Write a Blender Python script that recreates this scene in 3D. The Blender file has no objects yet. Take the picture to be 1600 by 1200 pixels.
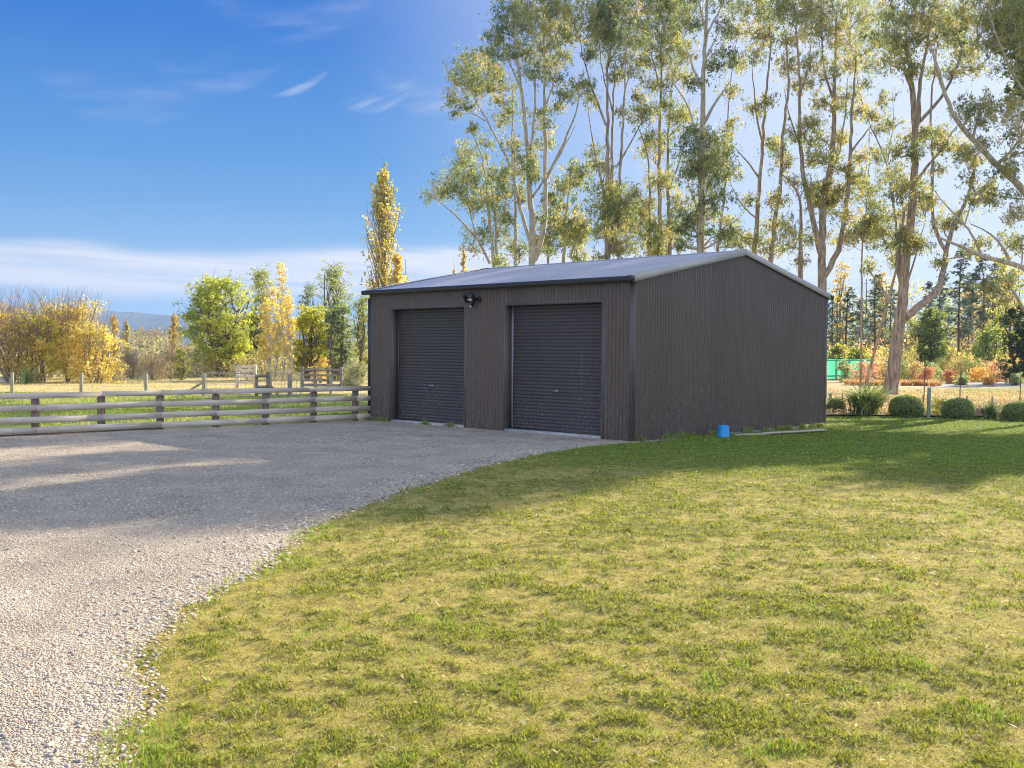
import bpy, math, random
import numpy as np
from mathutils import Matrix, Vector
# ------------------------------------------------------------------ camera, world, sun, exposure
S = bpy.context.scene
COL = S.collection
F = 1583.0
CAMZ = 1.95
PITCH, ROLL = math.radians(1.856), math.radians(0.43)
cam_d = bpy.data.cameras.new('camera'); cam = bpy.data.objects.new('camera', cam_d); COL.objects.link(cam)
cam_d.sensor_width = 36.0; cam_d.lens = F / 1600 * 36
cam_d.clip_start = 0.1; cam_d.clip_end = 20000
RC = (Matrix.Rotation(math.pi / 2 - PITCH, 3, 'X') @ Matrix.Rotation(ROLL, 3, 'Z'))
cam.matrix_world = Matrix.Translation((0, 0, CAMZ)) @ RC.to_4x4()
S.camera = cam
RCn = np.array(RC)

SUN_AZ, SUN_EL = math.radians(42.6), math.radians(25.0)      # azimuth measured from +Y towards +X
w = bpy.data.worlds.new('World'); S.world = w; w.use_nodes = True
nt = w.node_tree; N = nt.nodes; L = nt.links
for n in list(N): N.remove(n)
def wn(t, **k):
    n = N.new(t)
    for a, b in k.items(): setattr(n, a, b)
    return n
def wmath(op, a, b=None, clamp=False):
    n = wn('ShaderNodeMath', operation=op, use_clamp=clamp)
    for i, v in enumerate((a, b)):
        if v is None: continue
        if isinstance(v, (int, float)): n.inputs[i].default_value = v
        else: L.new(v, n.inputs[i])
    return n.outputs[0]
def wsmooth(v, a, b):
    n = wn('ShaderNodeMapRange', interpolation_type='SMOOTHSTEP')
    L.new(v, n.inputs[0]); n.inputs[1].default_value = a; n.inputs[2].default_value = b
    return n.outputs[0]
sky = wn('ShaderNodeTexSky', sky_type='NISHITA', sun_disc=False)
sky.sun_elevation = SUN_EL; sky.sun_rotation = SUN_AZ
sky.air_density = 1.0; sky.dust_density = 0.6; sky.ozone_density = 2.2; sky.altitude = 100
tc = wn('ShaderNodeTexCoord'); sx = wn('ShaderNodeSeparateXYZ'); L.new(tc.outputs['Generated'], sx.inputs[0])
X, Y, Z = sx.outputs
az = wmath('ARCTAN2', X, Y)            # radians from +Y to +X
el = wmath('ARCSINE', Z)
gr = wn('ShaderNodeValToRGB'); ge = gr.color_ramp.elements
EXPO = 1.05
SKYK = 1 / (.12 * 2 ** EXPO)
stops = ((0.0, (.40, .62, .80)), (.05, (.34, .56, .79)), (.137, (.14, .37, .735)), (.177, (.085, .31, .70)), (.295, (.012, .175, .63)), (.40, (.01, .15, .59)), (.62, (.18, .34, .76)), (1.0, (.36, .52, .88)))
ge[1].position = 1.0
for p, c in stops[1:-1]: ge.new(p)
for q, (p, c) in zip(ge, stops): q.position = p; q.color = (*c, 1)
L.new(el, gr.inputs[0])
gs = wn('ShaderNodeVectorMath', operation='SCALE'); L.new(gr.outputs[0], gs.inputs[0]); gs.inputs['Scale'].default_value = SKYK
hs = wn('ShaderNodeMixRGB'); hs.inputs[0].default_value = .975
L.new(sky.outputs[0], hs.inputs[1]); L.new(gs.outputs[0], hs.inputs[2])
# band of cirrus low on the left, wisps higher up (all laid out by true sky direction)
def dirnoise(sa, se, tilt, scale, detail=5, rough=.55, off=0.0, dist=0.0):
    cb = wn('ShaderNodeCombineXYZ')
    L.new(wmath('MULTIPLY', az, sa), cb.inputs[0])
    L.new(wmath('MULTIPLY', wmath('ADD', el, wmath('MULTIPLY', az, tilt)), se), cb.inputs[1])
    cb.inputs[2].default_value = off
    nz = wn('ShaderNodeTexNoise'); nz.inputs['Scale'].default_value = scale
    nz.inputs['Detail'].default_value = detail; nz.inputs['Roughness'].default_value = rough
    nz.inputs['Distortion'].default_value = dist
    L.new(cb.outputs[0], nz.inputs['Vector']); return nz.outputs[0]
e2 = wmath('ADD', el, wmath('MULTIPLY', wmath('SUBTRACT', dirnoise(1.0, 2.0, 0, 3, 3), 0.5), 0.05))
e3 = wmath('ADD', e2, wmath('MULTIPLY', az, -0.012))
band = wmath('MULTIPLY', wsmooth(e3, .050, .066), wmath('SUBTRACT', 1.0, wsmooth(e3, .090, .108)))
streak = wsmooth(dirnoise(1.2, 26, .04, 3.2, 6), .28, .62)
band = wmath('MULTIPLY', band, wmath('ADD', .45, wmath('MULTIPLY', streak, .5)))
low = wmath('MULTIPLY', wsmooth(dirnoise(1.0, 30, .05, 2.4, 6, off=4), .52, .75), wmath('SUBTRACT', 1.0, wsmooth(el, .03, .11)))
band = wmath('MAXIMUM', band, wmath('MULTIPLY', low, .5))
def blob(pa, pe, ra, re, rot, noise, k):
    da = wmath('SUBTRACT', az, pa); de = wmath('SUBTRACT', el, pe)
    c, s = math.cos(rot), math.sin(rot)
    u = wmath('ADD', wmath('MULTIPLY', da, c), wmath('MULTIPLY', de, s))
    v = wmath('SUBTRACT', wmath('MULTIPLY', de, c), wmath('MULTIPLY', da, s))
    v = wmath('SUBTRACT', v, wmath('MULTIPLY', wmath('MULTIPLY', u, u), 5.0))
    r = wmath('ADD', wmath('POWER', wmath('ABSOLUTE', wmath('DIVIDE', u, ra)), 2.0), wmath('POWER', wmath('ABSOLUTE', wmath('DIVIDE', v, re)), 2.0))
    return wmath('MULTIPLY', wmath('MULTIPLY', wmath('SUBTRACT', 1.0, wsmooth(r, 0.0, 1.0)), noise), k)
fib = wsmooth(dirnoise(7, 40, -.45, 3.0, 5, off=9, dist=.3), .3, .75)
fib2 = wsmooth(dirnoise(5, 25, -.15, 2.5, 6, off=2), .35, .8)
wisps = blob(-.202, .247, .035, .005, .50, fib, .38)
for b in (blob(-.128, .238, .045, .012, .35, fib, .32), blob(-.28, .245, .07, .012, .05, fib2, .2),
          blob(-.20, .30, .12, .02, .22, fib2, .16), blob(-.06, .235, .09, .02, .05, fib2, .3), blob(-.36, .22, .11, .03, .05, fib2, .12)):
    wisps = wmath('ADD', wisps, b)
cl = wmath('ADD', band, wisps, clamp=True)
# milky brightening round the sun's side (thin high haze)
sd = Vector((math.sin(SUN_AZ) * math.cos(SUN_EL), math.cos(SUN_AZ) * math.cos(SUN_EL), math.sin(SUN_EL)))
dp = wn('ShaderNodeVectorMath', operation='DOT_PRODUCT'); L.new(tc.outputs['Generated'], dp.inputs[0]); dp.inputs[1].default_value = sd
halo = wmath('MULTIPLY', wsmooth(dp.outputs['Value'], .62, .97), .95)
mx = wn('ShaderNodeMixRGB'); L.new(cl, mx.inputs[0]); L.new(hs.outputs[0], mx.inputs[1]); mx.inputs[2].default_value = (3.75, 3.65, 3.75, 1)
mx2 = wn('ShaderNodeMixRGB'); L.new(halo, mx2.inputs[0]); L.new(mx.outputs[0], mx2.inputs[1]); mx2.inputs[2].default_value = (3.4, 3.7, 4.4, 1)
# pale bank added to the unseen sky behind the camera, as fill light
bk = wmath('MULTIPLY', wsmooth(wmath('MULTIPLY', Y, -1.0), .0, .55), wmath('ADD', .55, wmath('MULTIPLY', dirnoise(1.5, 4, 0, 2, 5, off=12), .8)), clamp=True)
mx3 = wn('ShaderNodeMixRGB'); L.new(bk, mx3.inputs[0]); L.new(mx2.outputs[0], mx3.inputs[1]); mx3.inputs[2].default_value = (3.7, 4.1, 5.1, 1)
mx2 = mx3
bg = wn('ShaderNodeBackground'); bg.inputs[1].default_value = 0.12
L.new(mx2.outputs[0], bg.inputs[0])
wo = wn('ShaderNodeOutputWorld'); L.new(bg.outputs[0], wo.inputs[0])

sl = bpy.data.lights.new('sun', 'SUN'); sun = bpy.data.objects.new('sun', sl); COL.objects.link(sun)
sl.energy = 5.0; sl.angle = math.radians(0.5); sl.color = (1.0, .87, .68)
sun.rotation_euler = Vector((-sd.x, -sd.y, -sd.z)).to_track_quat('-Z', 'Y').to_euler()
vs = S.view_settings; vs.view_transform = 'Standard'; vs.look = 'None'; vs.exposure = EXPO; vs.gamma = 1.0; vs.use_curve_mapping = False
S.cycles.use_denoising = True; S.cycles.denoising_input_passes = 'RGB_ALBEDO_NORMAL'; S.cycles.denoising_prefilter = 'ACCURATE'; S.cycles.pixel_filter_type = 'BLACKMAN_HARRIS'; S.cycles.filter_width = 1.05
S.cycles.max_bounces = 8; S.cycles.diffuse_bounces = 4; S.cycles.transparent_max_bounces = 8

# ------------------------------------------------------------------ helpers
def ray(px, py):
    d = RCn @ np.array([(px - 800) / F, -(py - 600) / F, -1.0]); return d
def G(px, py, z=0.0):
    d = ray(px, py); t = (z - CAMZ) / d[2]; return np.array([d[0] * t, d[1] * t, z])
def P(px, py, Yd):
    d = ray(px, py); t = Yd / d[1]; return np.array([d[0] * t, Yd, CAMZ + d[2] * t])
def hsh(ix, iy, seed):
    ix = ix.astype(np.uint64) & np.uint64(0xffffffff); iy = iy.astype(np.uint64) & np.uint64(0xffffffff)
    h = (ix * np.uint64(374761393) + iy * np.uint64(668265263) + np.uint64(seed * 1442695)) & np.uint64(0xffffffff)
    h = ((h ^ (h >> np.uint64(13))) * np.uint64(1274126177)) & np.uint64(0xffffffff)
    h = h ^ (h >> np.uint64(16))
    return (h & np.uint64(0xffff)).astype(np.float64) / 65535.0
def vnoise(x, y, seed=0):
    x = np.asarray(x, float); y = np.asarray(y, float)
    x0 = np.floor(x); y0 = np.floor(y); fx = x - x0; fy = y - y0
    fx = fx * fx * (3 - 2 * fx); fy = fy * fy * (3 - 2 * fy)
    a = (x0 + 100000).astype(np.int64); b = (y0 + 100000).astype(np.int64)
    return (hsh(a, b, seed) * (1 - fx) + hsh(a + 1, b, seed) * fx) * (1 - fy) + (hsh(a, b + 1, seed) * (1 - fx) + hsh(a + 1, b + 1, seed) * fx) * fy
def fbm(x, y, seed=0, oct=4, rough=.5):
    s = 0; a = 1; t = 0
    for o in range(oct):
        s = s + a * vnoise(x * 2 ** o, y * 2 ** o, seed + o * 7); t += a; a *= rough
    return s / t
def sstep(x, a, b):
    t = np.clip((x - a) / (b - a), 0, 1); return t * t * (3 - 2 * t)

def palette(pal, t, r, jit=.18):
    pal = np.asarray(pal, float); t = np.clip(t, 0, .9999) * (len(pal) - 1); i = t.astype(int); f = (t - i)[:, None]
    c = pal[i] * (1 - f) + pal[i + 1] * f if len(pal) > 1 else np.repeat(pal, len(t), 0)
    return c * (1 + jit * r.normal(size=(len(t), 1))).clip(.5, 1.6)
class MB:                      # mesh builder on numpy arrays; faces of 3 or 4 corners, optional vertex colours
    def __init__(s): s.v = []; s.f3 = []; s.f4 = []; s.n = 0; s.c = []; s.hasc = False
    def add(s, v, f, c=None):
        v = np.asarray(v, float).reshape(-1, 3); f = np.asarray(f, int)
        (s.f3 if f.shape[1] == 3 else s.f4).append(f + s.n); s.v.append(v); s.n += len(v)
        if c is not None: s.hasc = True; s.c.append(np.broadcast_to(np.asarray(c, float), (len(v), 3)))
        else: s.c.append(np.full((len(v), 3), .5))
        return s
    def box(s, c, d, R=None, col=None):
        x, y, z = d[0] / 2, d[1] / 2, d[2] / 2
        v = np.array([[a, b, e] for a in (-x, x) for b in (-y, y) for e in (-z, z)])
        if R is not None: v = v @ np.asarray(R).T
        return s.add(v + np.asarray(c), [[0, 1, 3, 2], [4, 6, 7, 5], [0, 4, 5, 1], [2, 3, 7, 6], [0, 2, 6, 4], [1, 5, 7, 3]], col)
    def box2(s, a, b, w_, h_, col=None):        # bar between two points
        a = np.asarray(a, float); b = np.asarray(b, float); d = b - a; Ln = np.linalg.norm(d); d = d / Ln
        up = np.array([0, 0, 1.0]) if abs(d[2]) < .95 else np.array([1.0, 0, 0])
        sdv = np.cross(up, d); sdv /= np.linalg.norm(sdv); u2 = np.cross(d, sdv)
        R = np.stack([d, sdv, u2], 1); return s.box((a + b) / 2, (Ln, w_, h_), R, col)
    def tube(s, pts, rad, n=6, col=None, cap=True):
        pts = np.asarray(pts, float); m = len(pts); rad = np.broadcast_to(np.asarray(rad, float), (m,))
        t = np.gradient(pts, axis=0) if m > 2 else np.repeat((pts[1] - pts[0])[None], m, 0)
        t /= np.linalg.norm(t, axis=1)[:, None] + 1e-9
        ref = np.array([0.0, 0, 1]) if abs(t[0][2]) < .9 else np.array([1.0, 0, 0])
        u = np.cross(t, ref); u /= np.linalg.norm(u, axis=1)[:, None] + 1e-9; v = np.cross(t, u)
        an = np.arange(n) * 2 * math.pi / n
        V = pts[:, None] + rad[:, None, None] * (np.cos(an)[None, :, None] * u[:, None] + np.sin(an)[None, :, None] * v[:, None])
        i = np.arange(m - 1)[:, None] * n; j = np.arange(n)[None]; k = (j + 1) % n
        f = np.stack([i + j, i + k, i + n + k, i + n + j], -1).reshape(-1, 4)
        s.add(V.reshape(-1, 3), f, col)
        if cap:
            for e in (0, m - 1):
                ring = V[e]; c = ring.mean(0)
                s.add(np.vstack([ring, c]), [[q, (q + 1) % n, n] for q in range(n)], col)
        return s
    def build(s, name, mat, parent=None, base=None, smooth=False):
        v = np.concatenate(s.v) if s.v else np.zeros((0, 3))
        if base is not None: v = v - np.asarray(base)
        f4 = np.concatenate(s.f4) if s.f4 else np.zeros((0, 4), int)
        f3 = np.concatenate(s.f3) if s.f3 else np.zeros((0, 3), int)
        me = bpy.data.meshes.new(name)
        me.vertices.add(len(v)); me.vertices.foreach_set('co', v.astype(np.float32).ravel())
        me.loops.add(f4.size + f3.size)
        me.loops.foreach_set('vertex_index', np.concatenate([f4.ravel(), f3.ravel()]).astype(np.int32))
        me.polygons.add(len(f4) + len(f3))
        st = np.concatenate([np.arange(len(f4)) * 4, f4.size + np.arange(len(f3)) * 3]).astype(np.int32)
        me.polygons.foreach_set('loop_start', st)
        if smooth: me.polygons.foreach_set('use_smooth', np.ones(len(st), bool))
        me.update(calc_edges=True)
        if s.hasc:
            c = np.concatenate(s.c); a = me.color_attributes.new('Col', 'FLOAT_COLOR', 'POINT')
            a.data.foreach_set('color', np.hstack([c, np.ones((len(c), 1))]).astype(np.float32).ravel())
        me.materials.append(mat)
        o = bpy.data.objects.new(name, me); COL.objects.link(o)
        if parent is not None: o.parent = parent
        if base is not None and parent is None: o.location = base
        return o
def tag(o, label, cat=None, group=None, kind=None):
    if label: o['label'] = label
    if cat: o['category'] = cat
    if group: o['group'] = group
    if kind: o['kind'] = kind
    return o
def thing(name, label, cat, loc, rz=0, group=None):
    o = bpy.data.objects.new(name, None); COL.objects.link(o); o.location = loc; o.rotation_euler = (0, 0, rz)
    o.empty_display_size = .2
    return tag(o, label, cat, group)

def newmat(name):
    m = bpy.data.materials.new(name); m.use_nodes = True
    return m, m.node_tree.nodes, m.node_tree.links, m.node_tree.nodes['Principled BSDF']
def mat(name, c1, c2=None, scale=8, rough=.6, bump=0, bscale=40, metal=0, stretch=(1, 1, 1), spec=.5, detail=5, lo=.35, hi=.65):
    m, n, l, b = newmat(name); b.inputs['Roughness'].default_value = rough; b.inputs['Metallic'].default_value = metal
    b.inputs['Specular IOR Level'].default_value = spec
    if c2 is None: b.inputs['Base Color'].default_value = (*c1, 1)
    t = n.new('ShaderNodeTexCoord'); mp = n.new('ShaderNodeMapping'); mp.inputs['Scale'].default_value = stretch
    l.new(t.outputs['Object'], mp.inputs[0])
    if c2 is not None:
        z = n.new('ShaderNodeTexNoise'); z.inputs['Scale'].default_value = scale; z.inputs['Detail'].default_value = detail
        l.new(mp.outputs[0], z.inputs['Vector'])
        r = n.new('ShaderNodeValToRGB'); r.color_ramp.elements[0].position = lo; r.color_ramp.elements[1].position = hi
        r.color_ramp.elements[0].color = (*c1, 1); r.color_ramp.elements[1].color = (*c2, 1)
        l.new(z.outputs[0], r.inputs[0]); l.new(r.outputs[0], b.inputs['Base Color'])
    if bump:
        z = n.new('ShaderNodeTexNoise'); z.inputs['Scale'].default_value = bscale; z.inputs['Detail'].default_value = 4
        l.new(mp.outputs[0], z.inputs['Vector']); bp = n.new('ShaderNodeBump'); bp.inputs['Strength'].default_value = bump
        bp.inputs['Distance'].default_value = .02; l.new(z.outputs[0], bp.inputs['Height']); l.new(bp.outputs[0], b.inputs['Normal'])
    return m
def leafmat(name, trans=.35, rough=.55):
    m, n, l, b = newmat(name); a = n.new('ShaderNodeAttribute'); a.attribute_name = 'Col'
    l.new(a.outputs['Color'], b.inputs['Base Color']); b.inputs['Roughness'].default_value = rough
    b.inputs['Specular IOR Level'].default_value = .35
    tr = n.new('ShaderNodeBsdfTranslucent'); g = n.new('ShaderNodeMixRGB'); g.blend_type = 'MULTIPLY'; g.inputs[0].default_value = 1
    g.inputs[2].default_value = (1.7, 1.75, 1.1, 1); l.new(a.outputs['Color'], g.inputs[1]); l.new(g.outputs[0], tr.inputs[0])
    ms = n.new('ShaderNodeMixShader'); ms.inputs[0].default_value = trans
    l.new(b.outputs[0], ms.inputs[1]); l.new(tr.outputs[0], ms.inputs[2]); l.new(ms.outputs[0], n['Material Output'].inputs[0])
    return m
M = {}
M['leaf'] = leafmat('leaf', .48); M['grass'] = leafmat('grass_blades', .3, .6); M['needle'] = leafmat('needles', .12, .6)

# ------------------------------------------------------------------ shed frame
Nc = G(987, 690.5); Lc = G(578, 656.6)
u = (Lc - Nc)[:2]; W = float(np.linalg.norm(u)); u /= W
v = np.array([u[1], -u[0]])
# side length from the pixel column of the far right corner
rr = ray(1289, 665); k = np.array([[v[0], -rr[0]], [v[1], -rr[1]]]); D = float(np.linalg.solve(k, -Nc[:2])[0])
ROT = math.atan2(v[1], v[0])
print('SHED W %.2f D %.2f az side %.2f' % (W, D, math.degrees(math.atan2(v[0], v[1]))), Nc, Lc)
def inshed(x, y, m=0.0):
    a = (x - Nc[0]) * v[0] + (y - Nc[1]) * v[1]; b = (x - Nc[0]) * u[0] + (y - Nc[1]) * u[1]
    return (a > -m) & (a < D + m) & (b > -m) & (b < W + m)

# ------------------------------------------------------------------ ground
BY = np.array([-6, 2.0, 4.7, 5.3, 6.0, 6.8, 7.6, 8.2, 9.0, 9.8, 11, 12.7, 14, 15.6, 17.5, 19.6, 21.7, 30.0])
BXp = []
def bx_at(px, py): g = G(px, py); return g[1], g[0]
bpts = [bx_at(*p) for p in ((175, 1260), (185, 1200), (195, 1130), (215, 1060), (238, 1000), (290, 950), (345, 915), (432, 862), (490, 822), (560, 790), (640, 763), (700, 745), (770, 725), (860, 706), (930, 697), (985, 692))]
bpts = sorted(bpts); BYa = np.array([-8.0] + [p[0] for p in bpts] + [bpts[-1][0] + .3, 40]); BXa = np.array([-1.4] + [p[1] for p in bpts] + [bpts[-1][1] + .8, 12])
def xb(y):
    e = (fbm(y * 1.6, y * 0 + 3, 5, 4) - .5) * .22
    return np.interp(y, BYa, BXa) + e * (1 - sstep(np.asarray(y, float), 19.5, 21.5))
F0 = G(0, 683)[:2]; F1 = Lc[:2] + u * .0
fdir = (F1 - F0) / np.linalg.norm(F1 - F0)
def xf(y): return F0[0] + (y - F0[1]) * fdir[0] / fdir[1]
def ingravel(x, y):
    a = (x < xb(y)) & (x > xf(y) - .05)
    return a & (y < 30)
def hgt(x, y):      # gentle unevenness
    return (fbm(x * .35, y * .35, 11, 3) - .5) * .05 + (fbm(x * 2.2, y * 2.2, 12, 3) - .5) * .028
def flat(x, y):     # 0 near the shed slab
    a = (x - Nc[0]) * v[0] + (y - Nc[1]) * v[1]; b = (x - Nc[0]) * u[0] + (y - Nc[1]) * u[1]
    d = np.hypot(np.maximum(np.maximum(-a, a - D), 0), np.maximum(np.maximum(-b, b - W), 0))
    return sstep(d, 0, 3.0)
def dip(x, y): return -.10 * sstep((x - Nc[0]) * v[0] + (y - Nc[1]) * v[1], .5, 9)
def GH(x, y): return hgt(x, y) * flat(x, y) + dip(x, y)
def sheet(xs, ys, hfun, cfun=None):
    Xg, Yg = (np.meshgrid(xs, ys) if xs.ndim == 1 else (xs, ys)); Zg = hfun(Xg, Yg); r, c = Xg.shape
    V = np.stack([Xg, Yg, Zg], -1).reshape(-1, 3); i = np.arange(r - 1)[:, None] * c; j = np.arange(c - 1)[None]
    f = np.stack([i + j, i + j + 1, i + c + j + 1, i + c + j], -1).reshape(-1, 4)
    m = MB(); m.add(V, f, None if cfun is None else cfun(Xg.ravel(), Yg.ravel())); return m

# lawn colour (albedo) from world position, shared by soil sheet and blades
def lawn_masks(x, y):
    g = fbm(x * .55, y * .55, 21, 4, .55)                     # broad green / dry areas
    h = .45 * fbm(x * 2.6, y * 2.6, 31, 3, .6) + .55 * fbm(x * 7.5, y * 7.5, 33, 3, .6)                       # herb clumps
    far = sstep(y + .25 * x, 15, 22)
    green = np.clip(sstep(g * .3 + h * .7 + far * .26, .43, .58), 0, 1)
    return g, h, far, green
def mixc(a, b, t): t = np.asarray(t)[..., None]; return np.asarray(a) * (1 - t) + np.asarray(b) * t
def soil_col(x, y):
    g, h, far, green = lawn_masks(x, y)
    n = fbm(x * 9, y * 9, 41, 3)
    c = mixc((.28, .21, .07), (.48, .41, .13), n)
    c = mixc(c, (.15, .165, .035), green * .75)
    return mixc(c, (.10, .15, .025), far * .8)
def colmat(name, amp=.7, scale=95, bump=.6, rough=.95, scale2=9):
    m, n, l, b = newmat(name); a = n.new('ShaderNodeAttribute'); a.attribute_name = 'Col'
    t = n.new('ShaderNodeTexCoord'); b.inputs['Roughness'].default_value = rough; b.inputs['Specular IOR Level'].default_value = .15
    z = n.new('ShaderNodeTexNoise'); z.inputs['Scale'].default_value = scale; z.inputs['Detail'].default_value = 6; z.inputs['Roughness'].default_value = .7
    z2 = n.new('ShaderNodeTexNoise'); z2.inputs['Scale'].default_value = scale2; z2.inputs['Detail'].default_value = 5
    l.new(t.outputs['Object'], z.inputs[0]); l.new(t.outputs['Object'], z2.inputs[0])
    mp = n.new('ShaderNodeMapRange'); mp.inputs[1].default_value = .3; mp.inputs[2].default_value = .7; mp.inputs[3].default_value = 1 - amp; mp.inputs[4].default_value = 1 + amp
    av = n.new('ShaderNodeMath'); av.operation = 'AVERAGE' if False else 'ADD'; l.new(z.outputs[0], av.inputs[0]); l.new(z2.outputs[0], av.inputs[1])
    hf = n.new('ShaderNodeMath'); hf.operation = 'MULTIPLY'; hf.inputs[1].default_value = .5; l.new(av.outputs[0], hf.inputs[0])
    l.new(hf.outputs[0], mp.inputs[0])
    vm = n.new('ShaderNodeVectorMath'); vm.operation = 'SCALE'; l.new(a.outputs['Color'], vm.inputs[0]); l.new(mp.outputs[0], vm.inputs['Scale'])
    l.new(vm.outputs[0], b.inputs['Base Color'])
    bp = n.new('ShaderNodeBump'); bp.inputs['Strength'].default_value = bump; bp.inputs['Distance'].default_value = .03
    l.new(z.outputs[0], bp.inputs['Height']); l.new(bp.outputs[0], b.inputs['Normal']); return m
M['soil'] = colmat('lawn_soil'); M['field'] = colmat('field_turf', .45, 14, .5, .95, 1.5)
def gravmat(name, c1, c2, c3, scale=70):
    m, n, l, b = newmat(name); t = n.new('ShaderNodeTexCoord'); b.inputs['Roughness'].default_value = .9
    b.inputs['Specular IOR Level'].default_value = .25
    vo = n.new('ShaderNodeTexVoronoi'); vo.inputs['Scale'].default_value = scale; l.new(t.outputs['Object'], vo.inputs['Vector'])
    vo2 = n.new('ShaderNodeTexVoronoi'); vo2.inputs['Scale'].default_value = scale * .38; l.new(t.outputs['Object'], vo2.inputs['Vector'])
    z = n.new('ShaderNodeTexNoise'); z.inputs['Scale'].default_value = 1.1; z.inputs['Detail'].default_value = 6; l.new(t.outputs['Object'], z.inputs[0])
    cm_ = n.new('ShaderNodeMixRGB'); cm_.inputs[0].default_value = .5; l.new(vo.outputs['Color'], cm_.inputs[1]); l.new(vo2.outputs['Color'], cm_.inputs[2]); sp = n.new('ShaderNodeSeparateColor'); l.new(cm_.outputs[0], sp.inputs[0])
    r = n.new('ShaderNodeValToRGB'); e = r.color_ramp.elements; e[0].color = (*c1, 1); e[1].color = (*c3, 1); q = e.new(.5); q.color = (*c2, 1)
    l.new(sp.outputs[0], r.inputs[0])
    mr = n.new('ShaderNodeMapRange'); mr.inputs[1].default_value = .3; mr.inputs[2].default_value = .7; mr.inputs[3].default_value = .70; mr.inputs[4].default_value = 1.12; l.new(z.outputs[0], mr.inputs[0])
    vm = n.new('ShaderNodeVectorMath'); vm.operation = 'SCALE'; l.new(r.outputs[0], vm.inputs[0]); l.new(mr.outputs[0], vm.inputs['Scale'])
    l.new(vm.outputs[0], b.inputs['Base Color'])
    ad = n.new('ShaderNodeMath'); ad.operation = 'ADD'; l.new(vo.outputs['Distance'], ad.inputs[0]); l.new(vo2.outputs['Distance'], ad.inputs[1])
    bp = n.new('ShaderNodeBump'); bp.invert = True; bp.inputs['Strength'].default_value = 1.0; bp.inputs['Distance'].default_value = .03
    l.new(ad.outputs[0], bp.inputs['Height']); l.new(bp.outputs[0], b.inputs['Normal']); return m
M['gravel'] = gravmat('gravel', (.48, .40, .31), (.66, .56, .44), (.80, .70, .56))
M['stone'] = leafmat('gravel_stone', 0.0, .85)
M['pathgrav'] = gravmat('path_gravel', (.35, .33, .32), (.5, .47, .45), (.65, .6, .58), 30)
# far ground, one sheet to the horizon
def gcol(x, y):
    n = fbm(x * .05, y * .05, 51, 4)
    return mixc(mixc((.16, .17, .05), (.27, .235, .10), n), (.23, .24, .12), sstep(y, 120, 400))
gx = np.concatenate([-np.geomspace(9000, 60, 30), np.linspace(-55, 80, 110), np.geomspace(85, 9000, 30)])
gy = np.concatenate([-np.geomspace(2500, 12, 14), np.linspace(-10, 120, 120), np.geomspace(124, 9000, 40)])
tag(sheet(gx, gy, lambda a, b: a * 0 - .22, gcol).build('ground', M['field']), 'flat grassy ground running out to the hills', kind='structure')
# lawn
ys = np.concatenate([np.linspace(-4, 3, 12), np.geomspace(3.1, 36, 330)])
xs = np.concatenate([np.linspace(-6, 14, 260), np.linspace(14.2, 60, 90)])
def lawnh(a, b): return GH(a, b) + .022 * sstep(.45 * fbm(a * 2.6, b * 2.6, 31, 3, .6) + .55 * fbm(a * 7.5, b * 7.5, 33, 3, .6), .42, .62) * flat(a, b) * np.where(b < 30, sstep(a - xb(b), .05, .4), 1) - .045 * sstep(xb(b) - a, .0, .35) * (b < 30)
lawn = sheet(xs, ys, lawnh, soil_col); tag(lawn.build('lawn', M['soil'], smooth=True), 'patchy mown lawn, straw and olive green, right of the gravel', kind='structure')
# gravel drive, warped grid between fence line and curved lawn edge
gy_ = np.concatenate([np.linspace(-4, 3, 12), np.geomspace(3.1, 27.9, 260)]); tt = np.linspace(0, 1, 260) ** .8
Xg = xf(gy_)[:, None] + (np.minimum(xb(gy_), Nc[0] + (gy_ - Nc[1]) * (u[0] / u[1]) + .15 if False else xb(gy_)) - xf(gy_))[:, None] * tt[None]
fr = np.where(gy_ > Nc[1], Nc[0] + (gy_ - Nc[1]) * u[0] / u[1] + .1, xb(gy_)); Xg = xf(gy_)[:, None] + (fr - xf(gy_))[:, None] * tt[None]
Yg = np.repeat(gy_[:, None], 260, 1)
def gravh(a, b):
    rut = (fbm(a * .8 - b * .5, a * .3 + b * .25, 61, 4) - .5) * .04
    e = sstep(xb(b) - a, 0, .5)
    return GH(a, b) + .004 + (rut * flat(a, b) + .012) * e * .8
gd = sheet(Xg, Yg, gravh); tag(gd.build('gravel_drive', M['gravel'], smooth=True), 'pale crushed gravel driveway in front of the shed', kind='structure')

rng = np.random.default_rng(7)
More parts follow.
